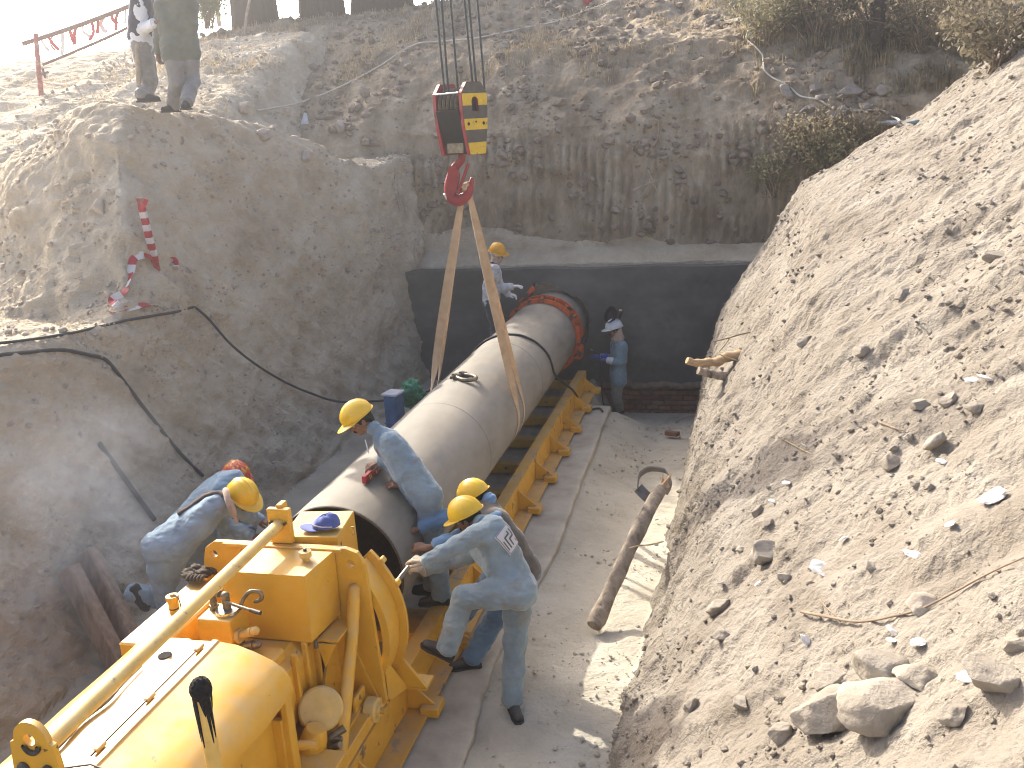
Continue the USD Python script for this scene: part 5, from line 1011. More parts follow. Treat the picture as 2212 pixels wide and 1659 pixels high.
for q in 'LR': part(PG, 'gauntlet', lathe([(0.040, 0.02), (0.062, 0.0), (0.074, -0.12), (0.066, -0.13), (0.05, -0.02)], JG['w' + q], JG['w' + q] - JG['e' + q], 20), 'glove_blue' if q == 'R' else 'badge_white', smooth=50)
mk = at(1321, 681, y=16.85); mf = norm(V(-0.45, -0.75, 0.45)); 
MK = lathe([(0.0, 0.05), (0.08, 0.045), (0.125, 0.02), (0.14, -0.05), (0.135, -0.055), (0.118, 0.012), (0.075, 0.036), (0.0, 0.04)], V(0, 0, 0), V(0, 0, 1), 28)
Rm = frame_z(-mf, (0.1, 0, 1)); mv = MK[0] * V(0.82, 1.15, 1.2); part(PG, 'welding_mask', (mv @ Rm + mk, MK[1]), 'lens_dark', smooth=40)
part(PG, 'mask_window', bx(at(1341, 671, y=16.80), (0.07, 0.05, 0.04), frame_z(V(-0.3, -0.7, 0.6)), 0.008), 'greasy_metal')
part(PG, 'mask_arm', [bar(at(1338, 688, y=16.8), at(1345, 672, y=16.84), 0.02, 0.03), bar(at(1320, 694, y=17.0), at(1322, 684, y=16.95), 0.02, 0.03)], 'lens_dark')
EH = thing('electrode_holder', 'welding electrode holder with its cable in the blue gauntlets of the welder', 'electrode holder', at(1296, 768, y=16.6))
part(EH, 'grip', rod(at(1292, 764, y=16.62), at(1281, 758, y=16.62), 0.017), 'black_rubber'); part(EH, 'jaw', rod(at(1281, 758, y=16.62), at(1275, 754, y=16.62), 0.012), 'greasy_metal')
part(EH, 'lead', tube(spline([at(1293, 766, y=16.62), at(1298, 790, y=16.55), at(1300, 830, y=16.5), at(1302, 865, y=16.55), at(1308, 884, y=16.6)], 20), 0.014, 7), 'black_rubber', smooth=True)

# ---- two surveyors on top of the mound, cut off by the picture's upper edge
JH = pose('H', dR=V(1, 0.1, 0.2), dL=V(1, -0.3, 0.2), tR=V(0.9, -0.2, 0), tL=V(0.9, 0.3, 0)); fH = norm(V(0.75, 0.35, 0)); gH = mid(JH['aL'], JH['aR']) - V(0, 0, 0.09)
PHm = person('surveyor in navy vest and white sleeves holding an open book on the mound', JH, fH + V(0, 0, -0.3), V(0, 0, 1), gH, ('shirt_white', 'shirt'), lowsuit='trouser_grey', hat=None, seed=81, moustache=False)
vb_ = Blob()
for a_, b_ in (('sL', 'hL'), ('sR', 'hR')): s0 = JH[a_] * 0.8 + PHm.ch * 0.2; vb_.limb([s0, mid(s0, JH[b_]), JH[b_] + V(0, 0, 0.08)], [0.142, 0.15, 0.152], 0.05)
vb_.limb([PHm.ch, PHm.pel + V(0, 0, 0.08)], [0.15, 0.158], 0.05); part(PHm, 'vest', vb_.mesh(0.0125, 0.006, 0.1, 6), 'vest_navy', smooth=True)
JI = pose('I', dL=V(-0.5, 0, 1), dR=V(0, 0, -1), nR=V(-1, 0, 0), tR=V(-0.3, -0.9, 0), tL=V(0.25, -0.95, 0)); fI = norm(V(-0.25, -0.95, 0)); gI = mid(JI['aL'], JI['aR']) - V(0, 0, 0.09)
PIm = person('man in olive jacket and grey trousers standing at the edge of the mound', JI, fI, V(0, 0, 1), gI, ('jacket_olive', 'jacket'), lowsuit='trouser_grey', hem=V(0, 0, -0.10), hat=None, seed=91, fat=1.12, wr=0.012)
drape(PIm, [at(350, 52, d=12.8), at(362, 47, d=12.75), at(380, 44, d=12.75)], 0.05, 'red_band', 'red_band', 0.006, 16, 2)
drape(PIm, [at(350, 60, d=12.8), at(378, 60, d=12.75), at(412, 64, d=12.8)], 0.05, 'vest_navy', 'dark_band', 0.006, 20, 2)
BK = thing('open_book', 'open brown covered book held between the two men on the mound', 'book', at(341, 45, d=12.95))
bR = np.array([norm(V(0.8, 0.1, -0.5)), norm(V(0.1, 0.9, 0.3)), norm(V(0.5, -0.3, 0.8))])
part(BK, 'cover', bx(at(341, 46, d=12.95), (0.22, 0.17, 0.012), bR), 'book_cover'); part(BK, 'page_block', bx(at(343, 38, d=12.93) , (0.21, 0.16, 0.018), bR), 'paper')
# ---------------------------------------------------------------- looks of loose things
look('wood_log', [(0.3, (0.15, 0.12, 0.09)), (0.7, (0.33, 0.27, 0.20))], scale=5, stretch=(3, 3, 0.5), rough=0.9, bump=0.6, bscale=20, bdist=0.015, spots=((0.07, 0.055, 0.045), 4.0, 0.55, 0.15))
look('wood_timber', [(0.3, (0.19, 0.14, 0.10)), (0.7, (0.34, 0.27, 0.205))], scale=6, stretch=(3, 3, 0.6), rough=0.9, bump=0.5, bscale=30, bdist=0.01)
look('wood_split', two((0.40, 0.27, 0.15), 0.3), scale=12, stretch=(1, 4, 4), rough=0.9, bump=0.6, bscale=40, bdist=0.01)
look('wood_pale', two((0.34, 0.275, 0.20), 0.25), scale=10, rough=0.85, bump=0.3, bscale=40)
look('twig', two((0.24, 0.18, 0.125), 0.3), scale=12, rough=0.9); look('straw', two((0.42, 0.34, 0.20), 0.35), scale=5, rough=0.9, trans=0.25)
look('cable_black', two((0.022, 0.024, 0.028), 0.3), scale=12, rough=0.6, dust=((0.20, 0.18, 0.16), 0.35))
look('tape_red', two((0.45, 0.035, 0.05), 0.15), rough=0.45, trans=0.2); look('tape_white', two((0.66, 0.63, 0.62), 0.08), rough=0.45, trans=0.2)
look('post_red', two((0.30, 0.06, 0.055), 0.4), scale=14, rough=0.8, spots=((0.30, 0.24, 0.19), 10.0, 0.52, 0.1)); look('rail_brown', two((0.14, 0.075, 0.06), 0.35), scale=10, rough=0.85)
look('level_red', two((0.32, 0.028, 0.035), 0.15), rough=0.4, bevel=0.003); look('level_yellow', two((0.55, 0.47, 0.12), 0.1), rough=0.4)
look('cap_blue', two((0.075, 0.105, 0.30), 0.2), scale=12, rough=0.95, bump=0.3, bscale=60, bdist=0.004, sheen=0.3); look('cap_pale', two((0.42, 0.40, 0.45), 0.1), rough=0.9)
look('mud_cloth', two((0.085, 0.068, 0.052), 0.45), scale=16, rough=1.0, bump=0.6, bscale=50, bdist=0.01)
look('drum_blue', two((0.055, 0.115, 0.22), 0.3), scale=8, rough=0.5, dust=((0.22, 0.22, 0.23), 0.5)); look('drum_pale', two((0.38, 0.40, 0.44), 0.2), rough=0.6)
look('net_green', two((0.06, 0.24, 0.145), 0.4), scale=24, rough=0.8, bump=0.7, bscale=60, bdist=0.02, trans=0.2)
look('rope_pale', two((0.46, 0.43, 0.36), 0.2), scale=30, rough=0.95)
look('bark_dark', [(0.3, (0.030, 0.024, 0.020)), (0.55, (0.07, 0.055, 0.045)), (0.8, (0.14, 0.085, 0.055))], scale=3.0, stretch=(3, 3, 0.25), rough=0.95, bump=0.9, bscale=14, bdist=0.05)
for nm, c in (('leaf_olive', (0.225, 0.21, 0.115)), ('leaf_dry', (0.31, 0.26, 0.16)), ('leaf_green', (0.12, 0.19, 0.06)), ('leaf_dark', (0.085, 0.095, 0.05)), ('scrub_dark', (0.17, 0.15, 0.10))):
    look(nm, two(c, 0.5), scale=3.5, rough=0.7, trans=0.35, spec=0.15)
look('stone_grey', [(0.3, (0.19, 0.165, 0.14)), (0.7, (0.33, 0.29, 0.25))], scale=4, rough=0.95, bump=0.7, bscale=24, bdist=0.02); look('clod_pale', [(0.3, (0.22, 0.19, 0.15)), (0.7, (0.33, 0.295, 0.24))], scale=3, rough=0.97, bump=0.8, bscale=40, bdist=0.015)
look('clod_grey', [(0.3, (0.27, 0.225, 0.175)), (0.7, (0.43, 0.38, 0.315))], scale=3, rough=0.97, bump=0.6, bscale=40, bdist=0.015); look('clod_brown', [(0.3, (0.13, 0.10, 0.075)), (0.7, (0.29, 0.235, 0.175))], scale=3, rough=0.97, bump=0.6, bscale=40, bdist=0.015)
look('plaster_white', two((0.62, 0.60, 0.56), 0.12), rough=0.8); look('bag_white', two((0.55, 0.57, 0.60), 0.12), rough=0.5, trans=0.15); look('rubber_grey', two((0.16, 0.15, 0.14), 0.3), scale=8, rough=0.85, bump=0.5, bscale=30, bdist=0.01); look('rag_blue', two((0.20, 0.27, 0.30), 0.3), scale=10, rough=0.9)

def G(u, v, lift=0.0): p = hit(u, v); return p + V(0, 0, lift)
def drapeline(px, r, lift=0.0, n=60):
    P = [G(*q, lift) for q in px]; return spline(P, n)

# ---- on the machine and the pipe
LV = thing('spirit_level', 'short red spirit level with yellow marks lying on top of the pipe', 'spirit level', at(808, 1016, z=1.66))
a_, b_ = at(786, 1036, z=1.70), at(834, 992, z=1.70); a_[2] = b_[2] = 1.693; dL = norm(b_ - a_)
part(LV, 'body', bar(a_, b_, 0.045, 0.075, ch=0.005), 'level_red')
sd = norm(np.cross(dL, (0, 0, 1)));
for t in (0.14, 0.2, 0.42, 0.62, 0.82): part(LV, 'yellow_mark', bar(mid(a_, b_, t) + sd * 0.0235 + V(0, 0, 0.025), mid(a_, b_, t + 0.045) + sd * 0.0235 - V(0, 0, 0.03), 0.004, 0.012), 'level_yellow')
part(LV, 'vial', bx(mid(a_, b_, 0.5) + V(0, 0, 0.036), (0.03, 0.06, 0.008), np.array([sd, dL, V(0, 0, 1)])), 'level_yellow')

cb = at(705, 1136, z=1.87); CP = thing('baseball_cap', 'blue baseball cap lying on the yellow control box behind the plate', 'cap', cb)
cf = norm(V(-0.93, -0.25, 0.0)); cl = np.cross((0, 0, 1), cf); nu, nv = 30, 9; v = []
for j in range(nv + 1):
    b = j / nv * math.pi / 2
    for i in range(nu):
        a = i / nu * 2 * math.pi; r = math.cos(b) ** 0.8; v.append(cb + cf * (math.cos(a) * r * 0.115 + 0.0) + cl * math.sin(a) * r * 0.085 + V(0, 0, 0.005 + 0.095 * math.sin(b) * (1 - 0.35 * math.cos(a) * r) + 0.006 * math.sin(a * 5 + j) * (j > 2)))
idx = np.arange((nv + 1) * nu).reshape(nv + 1, nu); nx_ = np.roll(idx, -1, 1); q = np.stack([idx[:-1], nx_[:-1], nx_[1:], idx[1:]], -1).reshape(-1, 4)
part(CP, 'crown', (np.array(v), np.vstack([q[:, [0, 1, 2]], q[:, [0, 2, 3]]])), 'cap_blue', smooth=True)
bill = [(0.08 + 0.13 * math.cos(t) * 1.0, 0.082 * math.sin(t)) for t in np.linspace(-math.pi / 2, math.pi / 2, 14)]
mb_ = plate([(0.06, -0.08)] + bill + [(0.06, 0.08)], cb + V(0, 0, 0.012), cf, cl, 0.005); mb_[0][:, 2] -= 0.03 * (((mb_[0] - cb) @ cl) / 0.08) ** 2 * 0.6; part(CP, 'bill', mb_, 'cap_blue', smooth=50)
part(CP, 'strap_edge', tube([cb - cf * 0.06 + cl * 0.075 + V(0, 0, 0.02), cb + cf * 0.02 + cl * 0.09 + V(0, 0, 0.03), cb + cf * 0.10 + cl * 0.05 + V(0, 0, 0.035)], 0.006, 6), 'cap_pale', smooth=True)
part(CP, 'button', ico(cb + V(0, 0, 0.105), (0.008, 0.008, 0.006), 1), 'cap_pale')
gp = at(441, 1246, z=1.50); rg = np.random.default_rng(8)
single('muddy_gloves', [ico(gp + V(rg.normal(0, 0.055), rg.normal(0, 0.04), 0.025 + 0.03 * rg.random()), (0.045 + 0.03 * rg.random(), 0.035, 0.03), 2, seed=k, amp=0.5, freq=2.5) for k in range(9)] + [tube(spline([gp + V(-0.06 + 0.03 * k, -0.05, 0.03), gp + V(-0.07 + 0.03 * k, -0.09, 0.05), gp + V(-0.075 + 0.03 * k, -0.12, 0.02)], 8), 0.014, 7) for k in range(5)], 'mud_cloth', 'pair of dark muddy knitted gloves left on the machine side deck', 'gloves', smooth=True)

# ---- welding cables
def cable(name, P, r, label, n=120): return single(name, tube(spline(P, n), r, 8), 'cable_black', label, 'cable', smooth=True)
lc = [G(-40, 752, 0.045), G(0, 750, 0.045), G(100, 737, 0.045), G(180, 722, 0.045), G(260, 703, 0.045), G(330, 690, 0.045), G(385, 680, 0.045), G(420, 668, 0.03)]
lc += [G(438, 690, 0.05) + V(0.05, 0, 0)]
e0 = lc[-1]; span = [(500, 745, 0.12), (580, 805, 0.28), (660, 845, 0.43), (745, 868, 0.58), (860, 862, 0.75), (940, 838, 0.88), (985, 805, 0.96)]
y1 = 13.3; lc += [at(u, v, y=e0[1] + (y1 - e0[1]) * t) for u, v, t in span]
lc += [ring_pts(13.5 + 0.5 * k / 8, math.radians(150 - 150 * k / 8), PR + 0.017) for k in range(9)] + [ring_pts(14.25, math.radians(-15), PR + 0.03), at(1243, 850, y=14.9), V(-2.32, 15.0, 0.02), V(-2.15, 15.12, 0.02), V(-2.05, 14.95, 0.02)]
cable('welding_cable', lc, 0.018, 'long black welding cable running from the ledge across the pit and over the pipe', 220)
lb = [G(u, v, 0.045) for u, v in ((-40, 780), (0, 776), (60, 770), (130, 764), (190, 774), (230, 785), (262, 822), (300, 872), (345, 930), (390, 985), (440, 1035))]
cable('welding_cable', lb, 0.022, 'black cable running along the ledge and down the left bank behind the bending workers')
a_, b_ = G(215, 962, 0.03), at(328, 1120, y=8.3); b_ = G(335, 1130, 0.04)
single('black_bar', rod(a_, b_, 0.027, n=10), 'cable_black', 'straight dark bar leaning against the left bank', 'bar')

# ---- timbers and the leaning log
for k, (p0, p1, w, h, lab) in enumerate((((128, 1232), (228, 1440), 0.20, 0.15, 'square dark timber leaning on the left bank, the nearer one of two'), ((168, 1195), (270, 1420), 0.22, 0.14, 'dark weathered timber leaning on the left bank, the farther one of two'))):
    a_ = G(*p0, 0.06) + V(0.16, -0.05, 0.0); b_ = G(*p1, 0.0) + V(0.24, -0.05, -0.05); m = bar(a_, b_, w, h, up=(0, 1, 0), ch=0.015)
    single('timber_beam', m, 'wood_timber', lab, 'timber')
lp = [V(-1.20, 8.10, -0.03)]; lt = G(1432, 1058); lt = at(1432, 1052, y=9.55)
LG = thing('log', 'weathered forked tree log leaning on the foot of the right bank', 'log', lp[0])
pix = [(1283, 1352), (1308, 1300), (1335, 1240), (1362, 1180), (1390, 1125), (1412, 1082), (1433, 1052)]
ys = np.linspace(8.12, 9.6, 7); P = np.array([at(u, v, y=y) for (u, v), y in zip(pix, ys)])
n = 60; Ps = spline(P, n); tt = np.linspace(0, 1, n)
lv, lf_ = tube(Ps, np.interp(tt, [0, 0.05, 0.25, 0.6, 0.85, 1], [0.075, 0.090, 0.076, 0.080, 0.074, 0.060]) * (1 + 0.06 * np.sin(tt * 23)), 20)
lv = lv + (fbm(lv * V(14, 14, 5), 3, 4) - 0.5)[:, None] * 0.05 * norm(V(0.3, -0.8, 0.4)); vn = norm(V(0.25, -0.75, 0.6)); ctr = np.vstack([np.repeat(Ps, 20, 0), Ps[:1], Ps[-1:]]); off = lv - ctr; lv = ctr + off - 0.42 * (off @ vn)[:, None] * vn; part(LG, 'trunk', (lv, lf_), 'wood_log', smooth=60)
part(LG, 'broken_end', [tube([P[-1] + V(rg.normal(0, 0.03), rg.normal(0, 0.03), 0), P[-1] + V(0.03 + rg.normal(0, 0.03), 0.06, 0.09 + rg.random() * 0.08)], [0.02, 0.004], 6) for _ in range(9)], 'wood_split')
part(LG, 'straw_tuft', [tube(spline([P[3] + V(0, -0.08, 0.02), P[3] + V(0.12 + 0.1 * rg.random(), -0.1, 0.07), P[3] + V(0.3 + 0.2 * rg.random(), 0.05, 0.05)], 8), 0.005, 5) for _ in range(3)], 'straw')
c0 = at(1411, 1038, y=9.75); strip = [c0 + V(-0.17, -0.1, -0.09), c0 + V(-0.16, 0.03, 0.03), c0 + V(-0.03, 0.10, 0.10), c0 + V(0.13, 0.08, 0.09), c0 + V(0.19, -0.02, 0.0), c0 + V(0.14, -0.09, -0.12)]
RB = thing('rubber_flap', 'torn grey rubber flap curled over the upper end of the leaning log', 'rubber', c0 - V(0, 0, 0.15))
S_ = spline(strip, 26); part(RB, 'band', ribbon(S_, np.interp(np.linspace(0, 1, 26), [0, 0.3, 1], [0.10, 0.17, 0.13]), (S_ - c0) + V(0, -0.02, 0.0), 0.012), 'rubber_grey', smooth=40)
part(RB, 'tail', ribbon(spline([c0 + V(-0.16, -0.08, -0.06), c0 + V(-0.08, -0.12, -0.13), c0 + V(0.02, -0.12, -0.22)], 12), 0.12, V(-0.3, -0.8, 0.5), 0.012), 'rubber_grey', smooth=40)
bk = at(1452, 936, z=ground(-0.85, 14.4) + 0.03); single('loose_brick', bx(bk, (0.24, 0.12, 0.08), rot((0, 0, 1), 25) @ rot((1, 0, 0), 8), 0.01), 'brick_0', 'single red brick lying on the sandy floor', 'brick', smooth=False)

# ---- broken roots and twigs sticking out of the right bank
def stick(name, px, ys_, r0, r1, mat, label, cat='stick'): return single(name, tube(spline([at(u, v, y=y) for (u, v), y in zip(px, ys_)], 24), np.linspace(r0, r1, 24) * (1 + 0.12 * np.sin(np.arange(24) * 1.7)), 9), mat, label, cat, smooth=50)
def E_(u, v): return hit(u, v)[1]
ye = E_(1580, 790)
stick('broken_root', [(1484, 778), (1510, 784), (1545, 782), (1575, 770), (1620, 765)], [ye - 0.1, ye - 0.05, ye, ye, ye + 0.1], 0.045, 0.075, 'wood_split', 'split pale root end sticking out of the right bank, the upper one of two', 'root')
stick('broken_root', [(1508, 800), (1530, 806), (1560, 812), (1600, 820)], [ye - 0.25, ye - 0.2, ye - 0.15, ye - 0.05], 0.05, 0.06, 'wood_log', 'frayed broken root end sticking out of the right bank, the lower one of two', 'root')
stick('twig', [(1541, 738), (1570, 731), (1600, 722), (1640, 715)], [ye, ye, ye + 0.05, ye + 0.1], 0.008, 0.012, 'twig', 'thin forked twig above the two broken roots', 'twig')
stick('twig', [(1578, 728), (1560, 752), (1552, 762), (1566, 770), (1600, 782), (1640, 800), (1668, 812)], [ye, ye, ye - 0.05, ye - 0.1, ye - 0.1, ye - 0.15, ye - 0.2], 0.009, 0.009, 'straw', 'pale bent twig over the broken roots', 'twig')
def gstick(px, r, mat, label, name='twig', lift=0.015, cat='twig', n=40): return single(name, tube(drapeline(px, 0, lift, n), np.linspace(r, r * 0.5, n), 6), mat, label, cat, smooth=True)
gstick([(1730, 1330), (1790, 1342), (1845, 1352), (1920, 1343), (1990, 1325), (2060, 1290), (2130, 1252), (2212, 1215)], 0.010, 'twig', 'long thin curved twig lying across the lower right slope', lift=0.03)
gstick([(1770, 1300), (1790, 1322), (1812, 1340)], 0.007, 'twig', 'short side twig beside the long curved twig')
gstick([(1690, 952), (1720, 968), (1755, 985)], 0.008, 'straw', 'straw coloured stalk on the middle of the right slope')
gstick([(1900, 915), (1925, 926), (1955, 935)], 0.011, 'twig', 'dark short twig high on the right slope')
gstick([(1460, 915), (1490, 900), (1530, 880)], 0.010, 'straw', 'pale stalk at the foot of the bank near the loose brick')
for k, px in enumerate(([(1365, 412), (1392, 400), (1424, 388)], [(1380, 428), (1396, 410), (1404, 384)], [(1408, 318), (1420, 300), (1424, 280), (1420, 262)], [(1400, 370), (1412, 395), (1420, 415)])):
    single('twig', tube(spline([at(u, v, y=18.25 + 0.02 * k) for u, v in px], 16), np.linspace(0.02, 0.010, 16), 6), 'wood_pale' if k != 2 else 'twig', ('pale root hanging from the far wall, lowest of the crossing three', 'pale root on the far wall, the steep one of the crossing three', 'single hooked root high on the far wall', 'thin root on the far wall beside the crossing ones')[k], 'root', smooth=True)

# ---- rocks and clods that can be told apart
def rock(u, v, r, mat, label, seed, group=None, flat=0.75, name='boulder', cat='rock', sink=0.35):
    p = hit(u, v); m = trimesh.creation.icosphere(3, 1.0); q = np.array(m.vertices); g = np.random.default_rng(seed)
    for _ in range(14):
        d = norm(g.normal(size=3)); t = 0.50 + 0.32 * g.random(); s = q @ d; q = q - np.clip(s - t, 0, None)[:, None] * d
    q = q * (1 + 0.22 * (fbm(q * 1.9 + seed, 3, seed) - 0.5) + 0.22 * (fbm(q * 5 + seed, 4, seed) - 0.5))[:, None] * V(1.15, 0.9, flat) * r
    q = q @ rot(norm(g.normal(size=3)), g.uniform(0, 60)).T
    return single(name, (q + p + V(0, 0, r * (0.6 - sink)), np.array(m.faces)), mat, label, cat, smooth=35, group=group)
rock(1905, 1462, 0.19, 'clod_pale', 'broad pale boulder with a peak behind the pair of clods low on the right slope', 1)
rock(1985, 1472, 0.13, 'clod_pale', 'flat shaded boulder at the right end of the heap on the slope', 11)
rock(1800, 1560, 0.20, 'clod_pale', 'rounded block shaped clod, left one of the front pair on the slope', 2)
rock(1912, 1542, 0.22, 'clod_pale', 'big angular pale clod, right one of the front pair on the slope', 3)
rock(1790, 1480, 0.12, 'clod_pale', 'half buried clod behind the rounded block on the slope', 4)
rock(1648, 1208, 0.16, 'clod_pale', 'lone oblong clod on the middle of the slope above the floor', 5)
rock(1552, 1315, 0.10, 'clod_pale', 'small clod at the foot of the slope beside the log', 6)
rock(1988, 1318, 0.095, 'clod_grey', 'dark oval stone lying by the long curved twig', 7, flat=0.55)
rock(2140, 1475, 0.14, 'clod_pale', 'broken clod near the right edge of the slope', 8)
for k, (u, v, r, lab) in enumerate(((1600, 1190, .055, 'small clod just left of the lone oblong clod on the slope'), (1692, 1250, .06, 'small clod below the right end of the lone oblong clod'), (1560, 1378, .07, 'clod at the foot of the slope below the butt of the log'), (1490, 1528, .065, 'clod at the toe of the slope close to the bottom of the picture'),
    (1638, 1106, .07, 'upper one of two touching clods on the middle of the slope'), (1656, 1134, .065, 'lower one of two touching clods on the middle of the slope'), (1990, 880, .09, 'left one of three clods in a row high on the slope'), (2050, 868, .08, 'middle one of three clods in a row high on the slope'), (2108, 884, .075, 'right one of three clods in a row high on the slope'),
    (2020, 962, .09, 'clod under the left end of the row of three'), (1925, 1005, .08, 'clod farther down left of the row of three'), (1740, 742, .10, 'single clod on the slope above the two broken roots'), (1950, 640, .09, 'clod near the top of the slope below its crest'), (2150, 560, .10, 'clod near the top right corner of the slope'),
    (2192, 1400, .08, 'clod at the right edge of the slope above the broken clod'), (1690, 1592, .08, 'clod just left of the rounded block shaped clod'), (2062, 1542, .075, 'clod right of the big angular pale clod'), (1880, 1232, .05, 'small clod on the slope above the long curved twig'), (1860, 762, .085, 'clod between the single clod and the row of three'), (1600, 1522, .07, 'clod low on the slope left of the heap'))):
    rock(u, v, r, 'clod_pale', lab, 100 + k, name='clod', cat='clod')
for k, (u, v, r) in enumerate(((1745, 240, .16), (1800, 255, .2), (1835, 205, .22), (1815, 245, .16), (1775, 215, .13), (1700, 205, .17), (1735, 275, .12), (1870, 235, .14), (1760, 195, .15), (1900, 200, .16))):
    rock(u, v, r, 'stone_grey', 'rounded rubble stone on the upper right end of the far bank', 200 + k, group='rubble on the far bank', name='stone', cat='stone')
for k, (u, v, r, lab) in enumerate(((300, 232, .14, 'pale clod at the feet of the two surveyors'), (215, 452, .13, 'single clod on the sandy foot of the mound'), (530, 242, .20, 'clod on the right shoulder of the mound'), (570, 300, .16, 'clod below the right shoulder of the mound'), (660, 345, .16, 'clod in the gully behind the mound'), (735, 280, .18, 'rounded clod high on the far bank left of the hook'))):
    rock(u, v, r, 'clod_grey', lab, 300 + k, name='clod', cat='clod')
# white chips
wc = ((1975, 1200, .05), (1770, 1225, .06), (1775, 1240, .05), (1640, 1262, .03), (1560, 1262, .03), (1745, 1385, .04), (2150, 1075, .07), (2135, 1085, .05), (2055, 1135, .03), (1825, 1165, .03), (1740, 965, .03), (1670, 1085, .03), (1700, 1045, .035), (1930, 1365, .04), (2035, 1000, .03), (2130, 820, .06), (2100, 825, .05), (1930, 1385, .03), (2090, 1465, .05), (1985, 1390, .04))
for k, (u, v, r) in enumerate(wc):
    p = hit(u, v); g = np.random.default_rng(k + 40); single('white_chip', ico(p + V(-0.01, -0.02, 0.02), (r, r * 0.75, r * 0.22), 2, rot(norm(g.normal(size=3)), g.uniform(10, 50)), seed=k, amp=0.6, freq=1.5), 'plaster_white', 'small white plaster chip lying on the sunlit slope', 'chip', smooth=False, group='white chips on the sunlit slope')
pb = hit(660, 268); single('paper_scrap', plate([(-0.08, 0), (0.09, 0.0), (0.03, 0.22), (-0.03, 0.25)], pb + V(0, -0.05, 0), (1, 0.2, 0), (0.1, 0.3, 1), 0.01), 'bag_white', 'upright white paper scrap on the far bank behind the mound', 'paper', smooth=False)
pb = hit(1622, 78); single('plastic_bag', ico(pb + V(0, 0, 0.05), (0.07, 0.05, 0.13), 2, seed=3, amp=0.6), 'bag_white', 'white plastic scrap hanging at the top of the pale cord', 'bag', smooth=False)
pb = hit(1925, 268); single('plastic_bag', ico(pb + V(0, -0.05, 0.03), (0.24, 0.12, 0.05), 2, seed=4, amp=0.6), 'bag_white', 'flattened white plastic bag at the lower end of the pale cord', 'bag', smooth=50)
pb = hit(1975, 268); single('rag', [ico(pb + V(0.1 * k, -0.03, 0.03), (0.09, 0.06, 0.03), 2, seed=k + 9, amp=0.7) for k in range(3)], 'rag_blue', 'crumpled pale blue rag beside the flattened bag', 'rag', smooth=50)

# ---- pale cords lying on the far bank
single('cord', tube(drapeline([(556, 244), (600, 237), (650, 226), (700, 208), (745, 188), (790, 165), (830, 142), (875, 112), (915, 97), (960, 94), (1010, 90), (1075, 78), (1140, 64), (1200, 52), (1260, 30), (1320, 8), (1340, -4)], 0, 0.05, 120), 0.018, 6), 'rope_pale', 'long pale cord lying up the far bank from the mound to the crest', 'cord', smooth=True)
single('cord', tube(drapeline([(1632, -5), (1630, 30), (1622, 60), (1612, 88), (1632, 108), (1648, 130), (1650, 155), (1665, 172), (1700, 190), (1730, 215), (1765, 222), (1800, 240), (1850, 246), (1900, 244), (1925, 258), (1940, 272)], 0, 0.06, 110), 0.018, 6), 'rope_pale', 'pale cord winding down the rubble at the upper right', 'cord', smooth=True)

# ---- caution tape on its post, tape on the ledge
tp0, tp1 = G(337, 572), None; tp1 = at(301, 427, y=tp0[1] - 0.15)
TPp = thing('tape_post', 'red and white wrapped marker post leaning on the ledge', 'post', tp0)
part(TPp, 'stake', bar(tp0 - (tp1 - tp0) * 0.1, tp1, 0.075, 0.05, ch=0.006), 'post_red')
for k in range(9): part(TPp, 'tape_wrap', bar(mid(tp0, tp1, 0.04 + k * 0.095), mid(tp0, tp1, 0.04 + k * 0.095 + 0.09), 0.083 + 0.006 * (k % 2), 0.058, ch=0.004), 'tape_red' if k % 2 == 0 else 'tape_white')
part(TPp, 'loose_end', ribbon(spline([tp1 + V(0.02, -0.03, -0.12), tp1 + V(0.10, -0.06, -0.08), tp1 + V(0.13, -0.05, -0.02)], 8), 0.06, V(0.2, -1, 0.2)), 'tape_red')
def tape(px, w, label, lift=0.05, seg=0.16, nrm=V(0.2, -0.9, 0.5)):
    P = spline([G(*q, lift) for q in px], 90); s = np.r_[0, np.cumsum(np.linalg.norm(np.diff(P, axis=0), axis=1))]
    t = thing('caution_tape', label, 'tape', P.mean(0) * V(1, 1, 0) + V(0, 0, P[:, 2].min())); k = (s / seg).astype(int)
    for j in range(k.max() + 1):
        i = np.where(k == j)[0]; i = np.r_[i, min(i[-1] + 1, 89)]
        if len(i) > 1: part(t, 'red_band' if j % 2 == 0 else 'white_band', ribbon(P[i], w, nrm + V(0.5 * math.sin(j), 0, 0.3 * math.cos(j * 2)), 0.004), 'tape_red' if j % 2 == 0 else 'tape_white')
tape([(330, 565), (305, 560), (290, 568), (285, 590), (278, 620), (268, 640), (245, 655), (252, 665), (272, 668)], 0.10, 'crumpled red and white tape trailing down from the marker post', seg=0.13)
tape([(238, 678), (270, 672), (300, 664), (335, 660)], 0.10, 'red and white tape lying flat along the edge of the ledge', 0.02, 0.2, V(0, -0.3, 1))
tape([(374, 570), (379, 576), (378, 588)], 0.10, 'short scrap of red and white tape right of the marker post', 0.06, 0.10)

